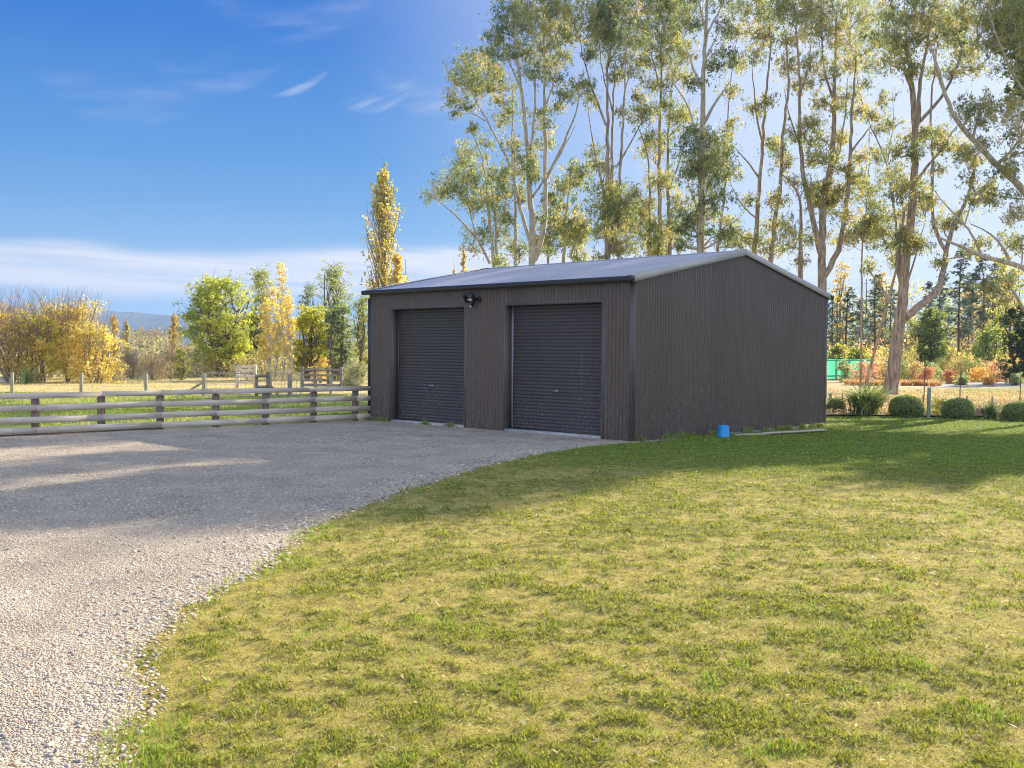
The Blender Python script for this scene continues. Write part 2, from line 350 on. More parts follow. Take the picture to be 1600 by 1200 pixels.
# loose stones
def stones(n, ymin, ymax, smin, smax, edge=False, seed=1):
    r = np.random.default_rng(seed)
    yy = (ymin ** -.6 + r.random(n) * (ymax ** -.6 - ymin ** -.6)) ** (-1 / .6)
    if edge:
        xx = xb(yy) - np.abs(r.normal(0, .40, n)) + .14
    else:
        lo = np.maximum(-yy * .58 - 3.5, xf(yy)); hi = xb(yy) + .02
        xx = lo + r.random(n) * (hi - lo); 
    kx = (~inshed(xx, yy, .05)) & (xx > xf(yy) + .02)
    xx, yy = xx[kx], yy[kx]; n = len(xx)
    s = (smin + (smax - smin) * r.random(n) ** 2.2) * (np.maximum(yy, 5) / 5) ** .55
    base = np.array([[1, 0, 0], [-1, 0, 0], [0, 1, 0], [0, -1, 0], [0, 0, 1], [0, 0, -1]], float)
    fc = np.array([[0, 2, 4], [2, 1, 4], [1, 3, 4], [3, 0, 4], [2, 0, 5], [1, 2, 5], [3, 1, 5], [0, 3, 5]])
    J = base[None] * (1 + .5 * (r.random((n, 6, 1)) - .5)) + r.normal(0, .22, (n, 6, 3))
    J *= s[:, None, None] * np.array([1, .85, .42]) * .62
    a = r.random(n) * 6.28; ca, sa = np.cos(a), np.sin(a); tl = r.normal(0, .5, n)
    Xr = J[..., 0] * ca[:, None] - J[..., 1] * sa[:, None]; Yr = J[..., 0] * sa[:, None] + J[..., 1] * ca[:, None]
    Zr = J[..., 2] + Xr * np.sin(tl)[:, None] * .5
    zz = gravh(xx, yy)
    V = np.stack([Xr + xx[:, None], Yr + yy[:, None], Zr + (zz + s * .05)[:, None]], -1)
    f = (fc[None] + (np.arange(n) * 6)[:, None, None]).reshape(-1, 3)
    g = r.random(n); c = mixc((.54, .44, .33), (.86, .73, .56), g); rd = r.random(n) < .06; c[rd] = (.5, .32, .2); gr = r.random(n) < .12; c[gr] = (.3, .3, .31)
    return V.reshape(-1, 3), f, np.repeat(c, 6, 0)
m = MB()
for a in ((200000, 4.2, 22, .004, .016, False, 1), (45000, 11, 27, .006, .018, False, 9), (7000, 4.2, 14, .012, .034, False, 2), (4500, 4.2, 20, .008, .036, True, 3)):
    V, f, c = stones(*a); m.add(V, f, c)
# heap of bigger cobbles at the near edge of the lawn
r = np.random.default_rng(5)
tag(m.build('loose_gravel', M['stone']), 'loose pale stones scattered over the driveway', 'gravel', kind='stuff')

def blades(n, ymin, ymax, fn, seed):
    """fn(x,y,r) -> keep, length, width, lean, colour"""
    r = np.random.default_rng(seed)
    p = .75; yy = (ymin ** -p + r.random(n) * (ymax ** -p - ymin ** -p)) ** (-1 / p)
    lo = -yy * .58 - 1.0; hi = yy * .62 + 5.0; xx = lo + r.random(n) * (hi - lo)
    keep, ln, wd, lean, col = fn(xx, yy, r)
    keep &= ~ingravel(xx - .02 + r.normal(0, .11, n), yy) & ~inshed(xx, yy, .06) & ((xx > xb(yy) - .35) | (yy > 30))
    return bladegeo(*[q_[keep] for q_ in (xx, yy, ln, wd, lean, col)], r)
def bladegeo(xx, yy, ln, wd, lean, col, r, z=None):
    keep = slice(None); xx, yy, ln, wd, lean, col = xx[keep], yy[keep], ln[keep], wd[keep], lean[keep], col[keep]; n = len(xx)
    k = (np.maximum(yy, 5) / 5); wd = wd * k ** .75; ln = ln * k ** .22
    a = r.random(n) * 6.283; b = r.random(n) * 6.283
    dx, dy = np.cos(a), np.sin(a)
    z = (np.where(ingravel(xx, yy), gravh(xx, yy), lawnh(xx, yy)) if z is None else z) - .003
    hx, hz = ln * np.sin(lean), ln * np.cos(lean)
    w2 = wd / 2; px_, py_ = np.cos(b) * w2, np.sin(b) * w2
    A = np.stack([xx - px_, yy - py_, z], -1); B = np.stack([xx + px_, yy + py_, z], -1)
    mid = np.stack([xx + dx * hx * .45, yy + dy * hx * .45, z + hz * .62 + .002], -1)
    Mx = np.stack([px_ * .8, py_ * .8, px_ * 0], -1)
    T = np.stack([xx + dx * hx, yy + dy * hx, z + hz * .9 + .003], -1)
    V = np.stack([A, B, mid + Mx, mid - Mx, T], 1).reshape(-1, 3)
    i = np.arange(n)[:, None] * 5
    q = i + np.array([[0, 1, 2, 3]]); t = i + np.array([[3, 2, 4]])
    return V, q, t, np.repeat(col, 5, 0)
def addb(m, res):
    V, q, t, c = res; n0 = m.n; m.add(V, q, c); m.f3.append(t + n0)
def f_thatch(x, y, r):
    g, h, far, green = lawn_masks(x, y); n = len(x)
    c = mixc((.50, .41, .11), (.76, .66, .22), r.random(n)); c = mixc(c, (.42, .43, .06), (r.random(n) < .38 + .5 * green) * .85); c = mixc(c, (.20, .15, .06), (r.random(n) < .12) * .8)
    c = mixc(c, (.25, .34, .05), far * (r.random(n) < .75) * .85)
    return r.random(n) < .95 - .35 * green * (1 - far),   .016 + .02 * r.random(n), .0032 + .002 * r.random(n), 1.0 + .5 * r.random(n) - far * .4, c
def f_herb(x, y, r):
    g, h, far, green = lawn_masks(x, y); n = len(x)
    c = mixc((.12, .145, .02), (.38, .40, .05), r.random(n)); c = mixc(c, (.40, .36, .12), (r.random(n) < .2))
    c = mixc(c, (.19, .31, .035), far * .8)
    ml = sstep(h, .5, .75)
    return r.random(n) < .10 + green * .75, (.011 + .022 * r.random(n)) * (1 + ml * .5), .006 + .004 * r.random(n), .35 + .9 * r.random(n), c
def f_tuft(x, y, r):
    n = len(x); t = vnoise(x * 4.3, y * 4.3, 71); t2 = vnoise(x * .6, y * .6, 73)
    edge = (np.abs(x - xb(y) - .12) < .22) & (vnoise(x * 1.2, y * 1.2, 77) > .48)
    k = ((t > .86) & (t2 > .40) & (r.random(n) < .75)) | edge | ((vnoise(x * 1.7, y * 1.7, 79) > .80) & (r.random(n) < .22))
    c = mixc((.19, .34, .04), (.36, .46, .09), r.random(n))
    return k, .022 + .036 * r.random(n), .004 + .002 * r.random(n), .1 + .7 * r.random(n), c
g = MB()
def wallweeds(seed):
    r = np.random.default_rng(seed); X_, Y_ = [], []
    for s0, s1, side, nn_ in ((.1, W, 'f', 5), (.2, D, 'g', 26)):
        for q in range(nn_):
            c_ = s0 + (s1 - s0) * r.random(); k = int(30 + 90 * r.random()); al = c_ + r.normal(0, .09, k); of = -np.abs(r.normal(.05, .035, k)) - .02
            d1, d2 = (u, v) if side == 'f' else (v, u); X_.append(Nc[0] + d1[0] * al + d2[0] * of); Y_.append(Nc[1] + d1[1] * al + d2[1] * of)
    X_, Y_ = np.concatenate(X_), np.concatenate(Y_); n = len(X_)
    return bladegeo(X_, Y_, .04 + .09 * r.random(n), np.full(n, .004), .1 + .6 * r.random(n), mixc((.16, .28, .04), (.42, .42, .16), r.random(n)), r, GH(X_, Y_))
addb(g, wallweeds(66)); addb(g, blades(760000, 4.2, 34, f_thatch, 1)); addb(g, blades(530000, 4.2, 34, f_herb, 2)); addb(g, blades(185000, 4.2, 30, f_tuft, 3))
tag(g.build('lawn_grass', M['grass']), 'short patchy grass, straw and green tufts, covering the lawn', 'grass', kind='stuff')

r = np.random.default_rng(808); m = MB(); k = 800; yy = (4.3 ** -.6 + r.random(k) * (30 ** -.6 - 4.3 ** -.6)) ** (-1 / .6); xx = (-.5 + 1.06 * r.random(k)) * yy; kp = (xx > xb(yy) + .05) & ~inshed(xx, yy, .2); xx, yy = xx[kp], yy[kp]; k = len(xx)
cc_ = np.stack([xx, yy, lawnh(xx, yy) + .018 + .012 * r.random(k)], 1); d_ = r.random(k) * 6.283; t_ = r.normal(0, .25, k)
a_ = np.stack([np.cos(d_), np.sin(d_), t_], 1) * (.018 + .022 * r.random((k, 1))) * (yy[:, None] / 6) ** .3; b_ = np.stack([-np.sin(d_), np.cos(d_), r.normal(0, .3, k)], 1) * .008 * (yy[:, None] / 6) ** .5
m.add(np.stack([cc_ - a_, cc_ + b_, cc_ + a_, cc_ - b_], 1).reshape(-1, 3), np.arange(k * 4).reshape(-1, 4), np.repeat(palette([(.20, .11, .06), (.42, .27, .14), (.58, .48, .32)], r.random(k), r), 4, 0))
tag(m.build('fallen_leaves', M['grass']), 'dry brown gum leaves scattered on the lawn', 'leaves', kind='stuff')

# setting beyond: sheets laid as polygons through ground points
def patch(name, pts, z, mt, label, n=40, cf=None, kind='structure'):
    pts = [np.asarray(p[:2]) for p in pts]           # a, b (near edge), c, d (far edge)
    a, b, c, d = pts; t = np.linspace(0, 1, n)[:, None]
    near = a + (b - a) * t; farr = d + (c - d) * t
    s = np.linspace(0, 1, n)[None, :, None]; g3 = near[:, None] * (1 - s) + farr[:, None] * s
    wob = (fbm(g3[..., 0] * .6, g3[..., 1] * .6, 91, 3) - .5) * .6
    g3 = g3 + wob[..., None]
    mm = sheet(g3[..., 0].T, g3[..., 1].T, lambda x, y: x * 0 + z, cf)
    return tag(mm.build(name, mt), label, kind=kind)
def green_c(x, y): return mixc((.17, .22, .04), (.36, .37, .12), fbm(x * .25, y * 1.1, 97, 4))
def straw_c(x, y): return mixc((.40, .32, .15), (.62, .52, .29), fbm(x * .2, y * .7, 98, 4))
def bed_c(x, y): return mixc((.22, .15, .10), (.42, .31, .22), fbm(x * 1.2, y * 1.2, 99, 4))
lf0 = F0 - fdir * 30; nrm = np.array([-fdir[1], fdir[0]])
patch('yard_grass', [lf0, F1 + fdir * 16, F1 + fdir * 16 + nrm * 30, lf0 + nrm * 30], -.07, M['field'], 'short green grass between the timber rail fence and the dry paddock', 90, green_c)
patch('paddock', [(-60, 45), (30, 45), (30, 74), (-60, 74)], -.04, M['field'], 'dry straw coloured paddock behind the wire fence', 60, straw_c)
patch('garden_bed', [(9, 33.2), (60, 33.2), (60, 72), (9, 74)], -.05, M['field'], 'brown mulched garden ground behind the clipped shrubs', 90, bed_c)
patch('grass_verge', [G(1470, 617), G(1700, 612), G(1800, 603), G(1480, 606)], -.035, M['field'], 'narrow strip of yellow green grass in the garden', 30, green_c)
patch('garden_path', [G(1440, 605), G(1800, 601), G(1800, 594), G(1480, 597)], -.03, M['pathgrav'], 'pale gravel path curving through the garden', 30)

# ------------------------------------------------------------------ shed
M['clad'] = None
def cladmat(name, base, rough=.38, dirt=True):
    m, n, l, b = newmat(name); t = n.new('ShaderNodeTexCoord'); b.inputs['Specular IOR Level'].default_value = .5
    z = n.new('ShaderNodeTexNoise'); z.inputs['Scale'].default_value = 22; z.inputs['Detail'].default_value = 8; z.inputs['Roughness'].default_value = .75
    mp = n.new('ShaderNodeMapping'); mp.inputs['Scale'].default_value = (1, 1, .45); l.new(t.outputs['Object'], mp.inputs[0]); l.new(mp.outputs[0], z.inputs[0])
    z2 = n.new('ShaderNodeTexNoise'); z2.inputs['Scale'].default_value = .9; z2.inputs['Detail'].default_value = 4; l.new(mp.outputs[0], z2.inputs[0])
    z3 = n.new('ShaderNodeTexNoise'); z3.inputs['Scale'].default_value = 9; z3.inputs['Detail'].default_value = 3
    mp3 = n.new('ShaderNodeMapping'); mp3.inputs['Scale'].default_value = (1, 1, .05); l.new(t.outputs['Object'], mp3.inputs[0]); l.new(mp3.outputs[0], z3.inputs[0])
    sx = n.new('ShaderNodeSeparateXYZ'); l.new(t.outputs['Object'], sx.inputs[0])
    def mr(v, a, b_, c=0, d=1):
        q = n.new('ShaderNodeMapRange'); l.new(v, q.inputs[0]); q.inputs[1].default_value = a; q.inputs[2].default_value = b_; q.inputs[3].default_value = c; q.inputs[4].default_value = d; return q.outputs[0]
    def mm(op, a, c):
        q = n.new('ShaderNodeMath'); q.operation = op; 
        for i, e in enumerate((a, c)):
            if isinstance(e, (int, float)): q.inputs[i].default_value = e
            else: l.new(e, q.inputs[i])
        return q.outputs[0]
    sp = mm('MULTIPLY', mr(z.outputs[0], .50, .66), mr(sx.outputs[2], 0.1, 2.4, 1.0, .12))
    st = mm('MULTIPLY', mr(z3.outputs[0], .62, .8), mr(z2.outputs[0], .45, .7, 0, .8))
    f = mm('MULTIPLY', mm('ADD', mm('MULTIPLY', sp, mr(z2.outputs[0], .35, .6, .35, 1)), st), .62 if dirt else .12)
    sm = n.new('ShaderNodeMath'); sm.operation = 'ADD'; l.new(sx.outputs[0], sm.inputs[0]); l.new(sx.outputs[1], sm.inputs[1])
    fl_ = n.new('ShaderNodeMath'); fl_.operation = 'FLOOR'; l.new(mm('DIVIDE', sm.outputs[0], .762), fl_.inputs[0]); wn_ = n.new('ShaderNodeTexWhiteNoise'); wn_.noise_dimensions = '1D'; l.new(fl_.outputs[0], wn_.inputs['W'])
    tn_ = n.new('ShaderNodeVectorMath'); tn_.operation = 'SCALE'; tn_.inputs[0].default_value = base; l.new(mr(wn_.outputs['Value'], 0, 1, .93, 1.07), tn_.inputs['Scale'])
    mx = n.new('ShaderNodeMixRGB'); l.new(f, mx.inputs[0]); l.new(tn_.outputs[0], mx.inputs[1]); mx.inputs[2].default_value = (.36, .34, .32, 1)
    l.new(mx.outputs[0], b.inputs['Base Color']); l.new(mr(z2.outputs[0], .3, .7, rough - .06, rough + .12), b.inputs['Roughness'])
    return m
IRON = (.115, .082, .066)
M['clad'] = cladmat('cladding_steel', IRON, .30); M['roof'] = cladmat('roof_steel', (.36, .36, .44), .28, False)
M['trim'] = cladmat('trim_steel', (.12, .105, .10), .42); M['barge'] = cladmat('barge_steel', (.50, .48, .47), .42)
M['gutter'] = mat('gutter_steel', (.04, .034, .032), rough=.3); M['door'] = cladmat('door_steel', (.072, .058, .054), .38)
M['conc'] = mat('concrete', (.36, .36, .34), (.52, .51, .48), 6, .85, .4, 60)
M['black'] = mat('black_plastic', (.02, .02, .02), rough=.4); M['steel'] = mat('grey_steel', (.35, .35, .35), rough=.4, metal=.7)
M['inside'] = mat('dark_interior', (.03, .03, .03), rough=.8)
def fline(px, n0=Nc, d=u):          # shed-local distance along a wall for a pixel column
    r_ = ray(px, 600); k = np.array([[d[0], -r_[0]], [d[1], -r_[1]]]); return float(np.linalg.solve(k, -n0[:2])[0])
def fz(px, py, d=u):
    s_ = fline(px, d=d); p = Nc[:2] + d * s_; r_ = ray(px, py); t = p[1] / r_[1]; return CAMZ + r_[2] * t
H = (fz(985, 436.5) + fz(580, 457)) / 2
APX = fz(1162, 396, d=v)
a_ap = fline(1162, d=v)
print('H', H, 'apex', APX, a_ap, D / 2)
base = (Nc[0], Nc[1], 0.0)
shed = thing('metal_shed', 'dark brown corrugated steel double garage shed with a low gable roof beside the gravel drive', 'shed', base, ROT)
PT, AM = .105, .021
def prof(s): return AM * (2 * np.abs(np.cos(s * math.pi / PT)) ** .5 - 1)
def cwall(m, axis, s0, s1, zb, zt, off=0.0, sgn=-1, step=10):
    n = max(2, int((s1 - s0) / PT * step)); s_ = np.linspace(s0, s1, n); o = off + sgn * prof(s_)
    zt_ = np.array([zt(q) if callable(zt) else zt for q in s_]); zb_ = np.full(n, zb)
    a = np.stack([o, s_], 1) if axis == 'y' else np.stack([s_, o], 1)
    V = np.vstack([np.column_stack([a, zb_]), np.column_stack([a, zt_])]); i = np.arange(n - 1)
    m.add(V, np.stack([i, i + 1, n + i + 1, n + i], 1))
roofz = lambda x: H + (APX - H) * (1 - abs(x - D / 2) / (D / 2))
doors = []
for pl, pr, pt, pb in ((612, 725.5, 483, 659), (789.5, 940, 476.5, 676)):
    y1, y0 = fline(pl), fline(pr); zt = (fz(pl + 2, 483 if pl < 700 else 478) + fz(pr - 1, 479.5 if pl < 700 else 473.5)) / 2
    doors.append((y0, y1, zt))
doors = doors[::-1]
print('doors', doors)
m = MB(); ycur = .02
ZD = (doors[0][2] + doors[1][2]) / 2
for y0, y1, zt in doors: cwall(m, 'y', ycur, y0, -.05, ZD); ycur = y1
cwall(m, 'y', ycur, W - .02, -.05, ZD); cwall(m, 'y', .02, W - .02, ZD, H)
m.build('front_cladding', M['clad'], shed, smooth=True)
m = MB(); cwall(m, 'x', .02, D - .02, .0, roofz, 0, -1); m.build('gable_cladding', M['clad'], shed, smooth=True)
m = MB(); cwall(m, 'x', .02, D - .02, -.05, roofz, W, 1); cwall(m, 'y', .02, W - .02, -.05, H, D, 1); m.build('rear_cladding', M['clad'], shed, smooth=True)
MB().box((D / 2, W / 2, -.15), (D - .03, W - .03, .4 + .02)).build('concrete_slab', M['conc'], shed)
# roof slopes: ribs run up the slope
sl_ = (APX - H) / (D / 2)
def rslope(x0, x1):
    n = int((W + .16) / PT * 6); s_ = np.linspace(-.06, W + .10, n); xs_ = np.linspace(x0, x1, 8); m = MB()
    V = np.array([[x, 0, H + .05 + (x if x < D / 2 + 1e-6 else D - x) * sl_] for x in xs_])
    Vg = np.repeat(V[:, None], n, 1).copy(); Vg[..., 1] = s_; Vg[..., 2] += prof(s_) * 1.2
    i = np.arange(7)[:, None] * n; j = np.arange(n - 1)[None]
    m.add(Vg.reshape(-1, 3), np.stack([i + j, i + j + 1, i + n + j + 1, i + n + j], -1).reshape(-1, 4)); return m
rslope(-.10, D / 2).build('roof_sheet', M['roof'], shed, smooth=True); rslope(D / 2, D + .10).build('roof_sheet', M['roof'], shed, smooth=True)
# barge cappings on the gable and ridge cap
for (xa, xb_) in ((-.12, D / 2), (D / 2, D + .12)):
    for yy in (-.075, W + .075):
        za, zb = [H + .05 + (x if x < D / 2 + 1e-6 else D - x) * sl_ for x in (xa, xb_)]
        m = MB(); s1 = 1 if yy > 0 else -1
        for (wd, ht, yo, zo) in ((.012, .14, yy, -.032), (.17, .012, yy - s1 * .085, .043)):
            V = np.array([[x, yo + b * wd / 2, z + zo + c * ht / 2] for x, z in ((xa, za), (xb_, zb)) for b in (-1, 1) for c in (-1, 1)])
            m.add(V, [[0, 1, 3, 2], [4, 6, 7, 5], [0, 4, 5, 1], [2, 3, 7, 6], [0, 2, 6, 4], [1, 5, 7, 3]])
        m.build('barge_capping', M['barge'], shed)
m = MB()
for s1 in (-1, 1):
    V = np.array([[D / 2 + s1 * .16, y, APX + .05 + .022 - .16 * sl_ + c] for y in (-.07, W + .08) for c in (0, .006)] + [[D / 2, y, APX + .05 + .03 + c] for y in (-.07, W + .08) for c in (0, .006)])
    m.add(V, [[1, 3, 7, 5], [0, 4, 6, 2], [0, 1, 5, 4], [2, 6, 7, 3], [0, 2, 3, 1]])
m.build('ridge_capping', M['roof'], shed)
for x_, sgn in ((-.16, 1), (D + .16, -1)):      # gutters
    m = MB(); pr = [(0.07 * sgn, .02), (0.07 * sgn, -.085), (.02 * sgn, -.10), (-.045 * sgn, -.10), (-.06 * sgn, -.06), (-.06 * sgn, .012), (-.045 * sgn, .02), (-.04 * sgn, .012), (-.045 * sgn, -.05)]
    ya, yb = -.10, W + .12; n = len(pr)
    V = np.array([[x_ + a, y, H + .035 + b] for y in (ya, yb) for a, b in pr]); m.add(V, [[i, i + 1, n + i + 1, n + i] for i in range(n - 1)])
    m.box((x_, ya + .002, H - .005), (.125, .004, .10)); m.box((x_, yb - .002, H - .005), (.125, .004, .10)); m.build('gutter', M['gutter'], shed)
# corner and jamb flashings
for x_, y_ in ((0, 0), (D, 0), (0, W), (D, W)):
    sx_, sy_ = (1 if x_ == 0 else -1), (1 if y_ == 0 else -1)
    m = MB(); m.box((x_ + sx_ * .05, y_ - sy_ * .014, (H - .03) / 2 - .01), (.125, .004, H - .02)); m.box((x_ - sx_ * .014, y_ + sy_ * .053, (H - .03) / 2 - .01), (.004, .125, H - .02))
    m.build('corner_flashing', M['trim'], shed)
MB().box((.0, W + .02, H / 2 - .05), (.08, .06, H - .2)).build('downpipe', M['gutter'], shed)
for k_, (y0, y1, zt) in enumerate(doors):
    m = MB(); zt = ZD; lab = ('nearer', 'farther')[k_]
    for yy, s1 in ((y0, -1), (y1, 1)):
        m.box((-.013, yy + s1 * .045, zt / 2 + .03), (.004, .10, zt + .12)); m.box((.12, yy, zt / 2), (.26, .006, zt + .02))
    m.box((-.015, (y0 + y1) / 2, zt + .045), (.004, y1 - y0 + .0, .085)); m.box((.12, (y0 + y1) / 2, zt + .004), (.26, y1 - y0, .006))
    m.build('door_flashing', M['trim'], shed)
    # curtain: horizontal ribs
    dr = MB(); xx = .24; nz = int(zt / .085); zz = []; xo = []
    for i in range(nz + 1):
        z0 = .075 + (zt - .075) * i / (nz + 1); q = (zt - .075) / (nz + 1)
        for f_, o_ in ((0, 0), (.10, .011), (.22, .016), (.72, .016), (.84, .011), (.94, 0)): zz.append(z0 + q * f_); xo.append(xx - o_)
    zz.append(zt); xo.append(xx); n = len(zz); ya, yb = y0 + .06, y1 - .06
    yn = 14; ysr = np.linspace(ya, yb, yn); wv = np.cumsum(rng.normal(0, .0012, (1, yn)), 1) * .9 + np.zeros((n, 1))
    V = np.stack([np.repeat(np.array(xo)[:, None], yn, 1) + wv, np.repeat(ysr[None], n, 0), np.repeat(np.array(zz)[:, None], yn, 1)], -1)
    i = np.arange(n - 1)[:, None] * yn; j = np.arange(yn - 1)[None]
    dr.add(V.reshape(-1, 3), np.stack([i + j, i + j + 1, i + yn + j + 1, i + yn + j], -1).reshape(-1, 4))
    do = dr.build('roller_door', M['door'], shed); do['label'] = 'dark ribbed roller door, the one %s the bare gable end' % ('nearer' if k_ == 0 else 'farther from')
    MB().box((xx - .012, (y0 + y1) / 2, .078), (.05, y1 - y0 - .13, .05)).build('bottom_rail', M['gutter'], do)
    hb = MB(); yc = (y0 + y1) / 2 + .05; hb.box((xx - .03, yc, 1.02), (.025, .16, .045)); hb.box((xx - .055, yc + .04, 1.02), (.03, .02, .03)); hb.build('handle', M['steel'], do)
    for yy, s1 in ((y0 + .035, 1), (y1 - .035, -1)):
        m = MB(); m.box((xx - .035, yy, zt / 2 + .03), (.006, .07, zt - .06)); m.box((xx - .02, yy + s1 * .0, zt / 2 + .03), (.026, .02, zt - .06)); m.box((xx - .039, yy + s1 * .033, zt / 2 + .03), (.006, .004, zt - .06))
        m.build('guide_rail', M['roof'] if (k_ == 0 and s1 == -1) else M['trim'], do)
    MB().box((.13, (y0 + y1) / 2, .0), (.30, y1 - y0 - .01, .13)).build('threshold', M['conc'], shed)
# flood light with sensor above the pier between the doors
fy0, fzz = fline(749), fz(749, 468)
fl = MB().box((-.035, fy0 - .02, fzz), (.05, .10, .12)).box2((-.05, fy0, fzz + .01), (-.17, fy0 + .03, fzz + .02), .03, .04)
flo = fl.build('floodlight', M['black'], shed); flo['label'] = 'black square halogen floodlight with motion sensor'
c = np.array((-.25, fy0 + .12, fzz + .03)); tilt = np.array(Matrix.Rotation(math.radians(-38), 3, 'Y'))
hd = MB(); 
def tb(m, c0, d): m.box(c + tilt @ np.array(c0), d, tilt)
for s1 in (-1, 1): tb(hd, (0, s1 * .135, 0), (.11, .02, .22)); tb(hd, (0, 0, s1 * .10), (.11, .25, .02))
tb(hd, (.05, 0, 0), (.02, .25, .20)); hd.build('lamp_head', M['black'], flo)
M['reflector'] = mat('reflector', (.75, .73, .68), rough=.25, metal=.6)
rf = MB(); tb(rf, (.035, 0, 0), (.006, .24, .18)); tb(rf, (.0, 0, -.05), (.06, .18, .07)); rf.build('reflector', M['reflector'], flo)
sn = MB().tube([(-.12, fy0 + .1, fzz - .10), (-.15, fy0 + .12, fzz - .15), (-.19, fy0 + .13, fzz - .17)], [.03, .045, .04], 10).tube([(-.13, fy0 + .05, fzz + .0), (-.12, fy0 + .1, fzz - .10)], .015)
sn.build('motion_sensor', M['black'], flo); MB().tube([(-.19, fy0 + .13, fzz - .17), (-.21, fy0 + .135, fzz - .18)], [.035, .02], 10).build('sensor_lens', mat('white_plastic', (.7, .7, .7), rough=.4), flo)

# blue tub and boards by the gable wall
bp_ = G(1130, 683.5, -.03); bk = MB(); ring = []
prof_b = [(.135, 0), (.15, .005), (.148, .03), (.14, .04), (.125, .25), (.115, .275), (.095, .285), (0.001, .287)]
n = 20; an = np.arange(n) * 2 * math.pi / n
V = np.array([[r_ * math.cos(a), r_ * math.sin(a), z_] for r_, z_ in prof_b for a in an]); i = np.arange(len(prof_b) - 1)[:, None] * n; j = np.arange(n)[None]
bk.add(V + bp_, np.stack([i + j, i + (j + 1) % n, i + n + (j + 1) % n, i + n + j], -1).reshape(-1, 4))
tag(bk.build('bucket', mat('blue_plastic', (.02, .36, .85), rough=.4), None, bp_, True), 'bright blue plastic bucket standing upside down on the grass at the shed wall', 'bucket')
M['board'] = mat('bleached_board', (.52, .46, .36), (.68, .62, .5), 6, .8, .3, 40, stretch=(.3, 3, 3))
labs = ['pale timber board lying by the gable wall, nearest the blue bucket', 'long bleached board lying on the grass below the gable wall, middle of the three', 'pale board lying by the far back corner of the gable wall']
for q, (pa, pb) in enumerate((((1147, 682), (1200, 680.5)), ((1196, 681), (1262, 677)), ((1246, 677), (1287, 674)))):
    A = G(*pa, -.06); B = G(*pb, -.07); d = B - A; ang = math.atan2(d[1], d[0]); A[2] += .01 + .004 * q
    mid = (A + B) / 2; Ln = np.linalg.norm((B - A)[:2]); o = MB().box((0, 0, .035 + .012 * (q % 2)), (Ln, .20, .035)).build('timber_board', M['board']); o.location = mid + np.array((0, .12 * (q == 1), .0)); o.rotation_euler = (0, .01, ang)
    tag(o, labs[q], 'board', 'boards lying beside the shed')

# ------------------------------------------------------------------ fences
M['rail'] = mat('weathered_rail', (.62, .52, .41), (.88, .79, .66), 3, .8, .5, 50, stretch=(.6, .6, 7), lo=.3, hi=.7)
M['post'] = mat('fence_post', (.20, .14, .10), (.36, .27, .20), 5, .85, .5, 50, stretch=(4, 4, .6))
M['pale'] = mat('pale_post', (.34, .30, .20), (.52, .46, .32), 5, .85, .4, 50, stretch=(4, 4, .6))
M['gpost'] = mat('treated_post', (.22, .27, .20), (.36, .40, .30), 6, .85, .4, 50, stretch=(4, 4, .6))
M['wire'] = mat('galvanised_wire', (.45, .45, .45), rough=.45, metal=.5)
fpx = [55, 158, 250, 337, 415, 490, 555]
pos = []
for p in fpx:
    r_ = ray(p, 640); k = np.array([[fdir[0], -r_[0]], [fdir[1], -r_[1]]]); pos.append(float(np.linalg.solve(k, -F0)[0]))
dst = np.mean(np.diff(pos)); pos = [pos[0] - dst * q for q in (4, 3, 2, 1)] + pos
endp = float(np.dot(Lc[:2] - F0, fdir)) - .03
rf_ = thing('timber_rail_fence', 'weathered four rail timber fence running from the shed corner along the gravel', 'fence', (*F0, 0))
ang = math.atan2(fdir[1], fdir[0]); Rz = np.array(Matrix.Rotation(ang, 3, 'Z')); nn = np.array([fdir[1], -fdir[0]])
for s_ in pos:
    p = fdir * s_; MB().box((p[0], p[1], .42), (.15, .10, .98), Rz).build('post', M['post'], rf_)
brk = sorted(pos)
for r_i, (zt, hh) in enumerate(((.955, .125), (.685, .135), (.425, .14), (.195, .145))):
    cuts = [brk[0]] + [b for q, b in enumerate(brk[1:]) if (q + r_i) % 2 == 0 or q % 3 == 2] + [endp]
    for a, b in zip(cuts[:-1], cuts[1:]):
        if b - a < .3: continue
        A = fdir * (a + .003) + nn * .075; B = fdir * (b - .003) + nn * .075; j1, j2 = rng.normal(0, .008, 2)
        MB().box2((A[0], A[1], zt - hh / 2 + j1), (B[0], B[1], zt - hh / 2 + j2), .04, hh).build('rail', M['rail'], rf_)
A = fdir * pos[0] + nn * .03; B = fdir * pos[6] + nn * .03; MB().box2((A[0], A[1], -.0), (B[0], B[1], -.0), .05, .12).build('kickboard', M['post'], rf_)

def wirefence(name, label, posts, hs, wires, mt, r=.055, steel=(), z0=-.1, wr=.003, net=0):
    """posts: list of world xy"""
    b0 = np.array([posts[0][0], posts[0][1], 0]); t = thing(name, label, 'fence', b0)
    for (x, y), h_ in zip(posts, hs):
        MB().tube([(x, y, z0 - .1), (x, y, z0 + h_ * .5), (x, y, z0 + h_ - .01), (x, y, z0 + h_)], [r, r * .97, r * .93, r * .75], 9).build('post', mt, t, b0)
    for (x, y, h_) in steel:
        MB().box((x, y, z0 + h_ / 2), (.035, .03, h_)).build('steel_picket', M['post'], t, b0)
    for z_ in wires:
        m = MB()
        for a, b in zip(posts[:-1], posts[1:]):
            m.tube([(a[0], a[1], z0 + z_), ((a[0] + b[0]) / 2, (a[1] + b[1]) / 2, z0 + z_ - .012), (b[0], b[1], z0 + z_)], wr, 4)
        m.build('wire', M['wire'], t, b0)
    return t, b0
DF = 43.0
def at(px, Yd): p = P(px, 600, Yd); return (p[0], p[1])
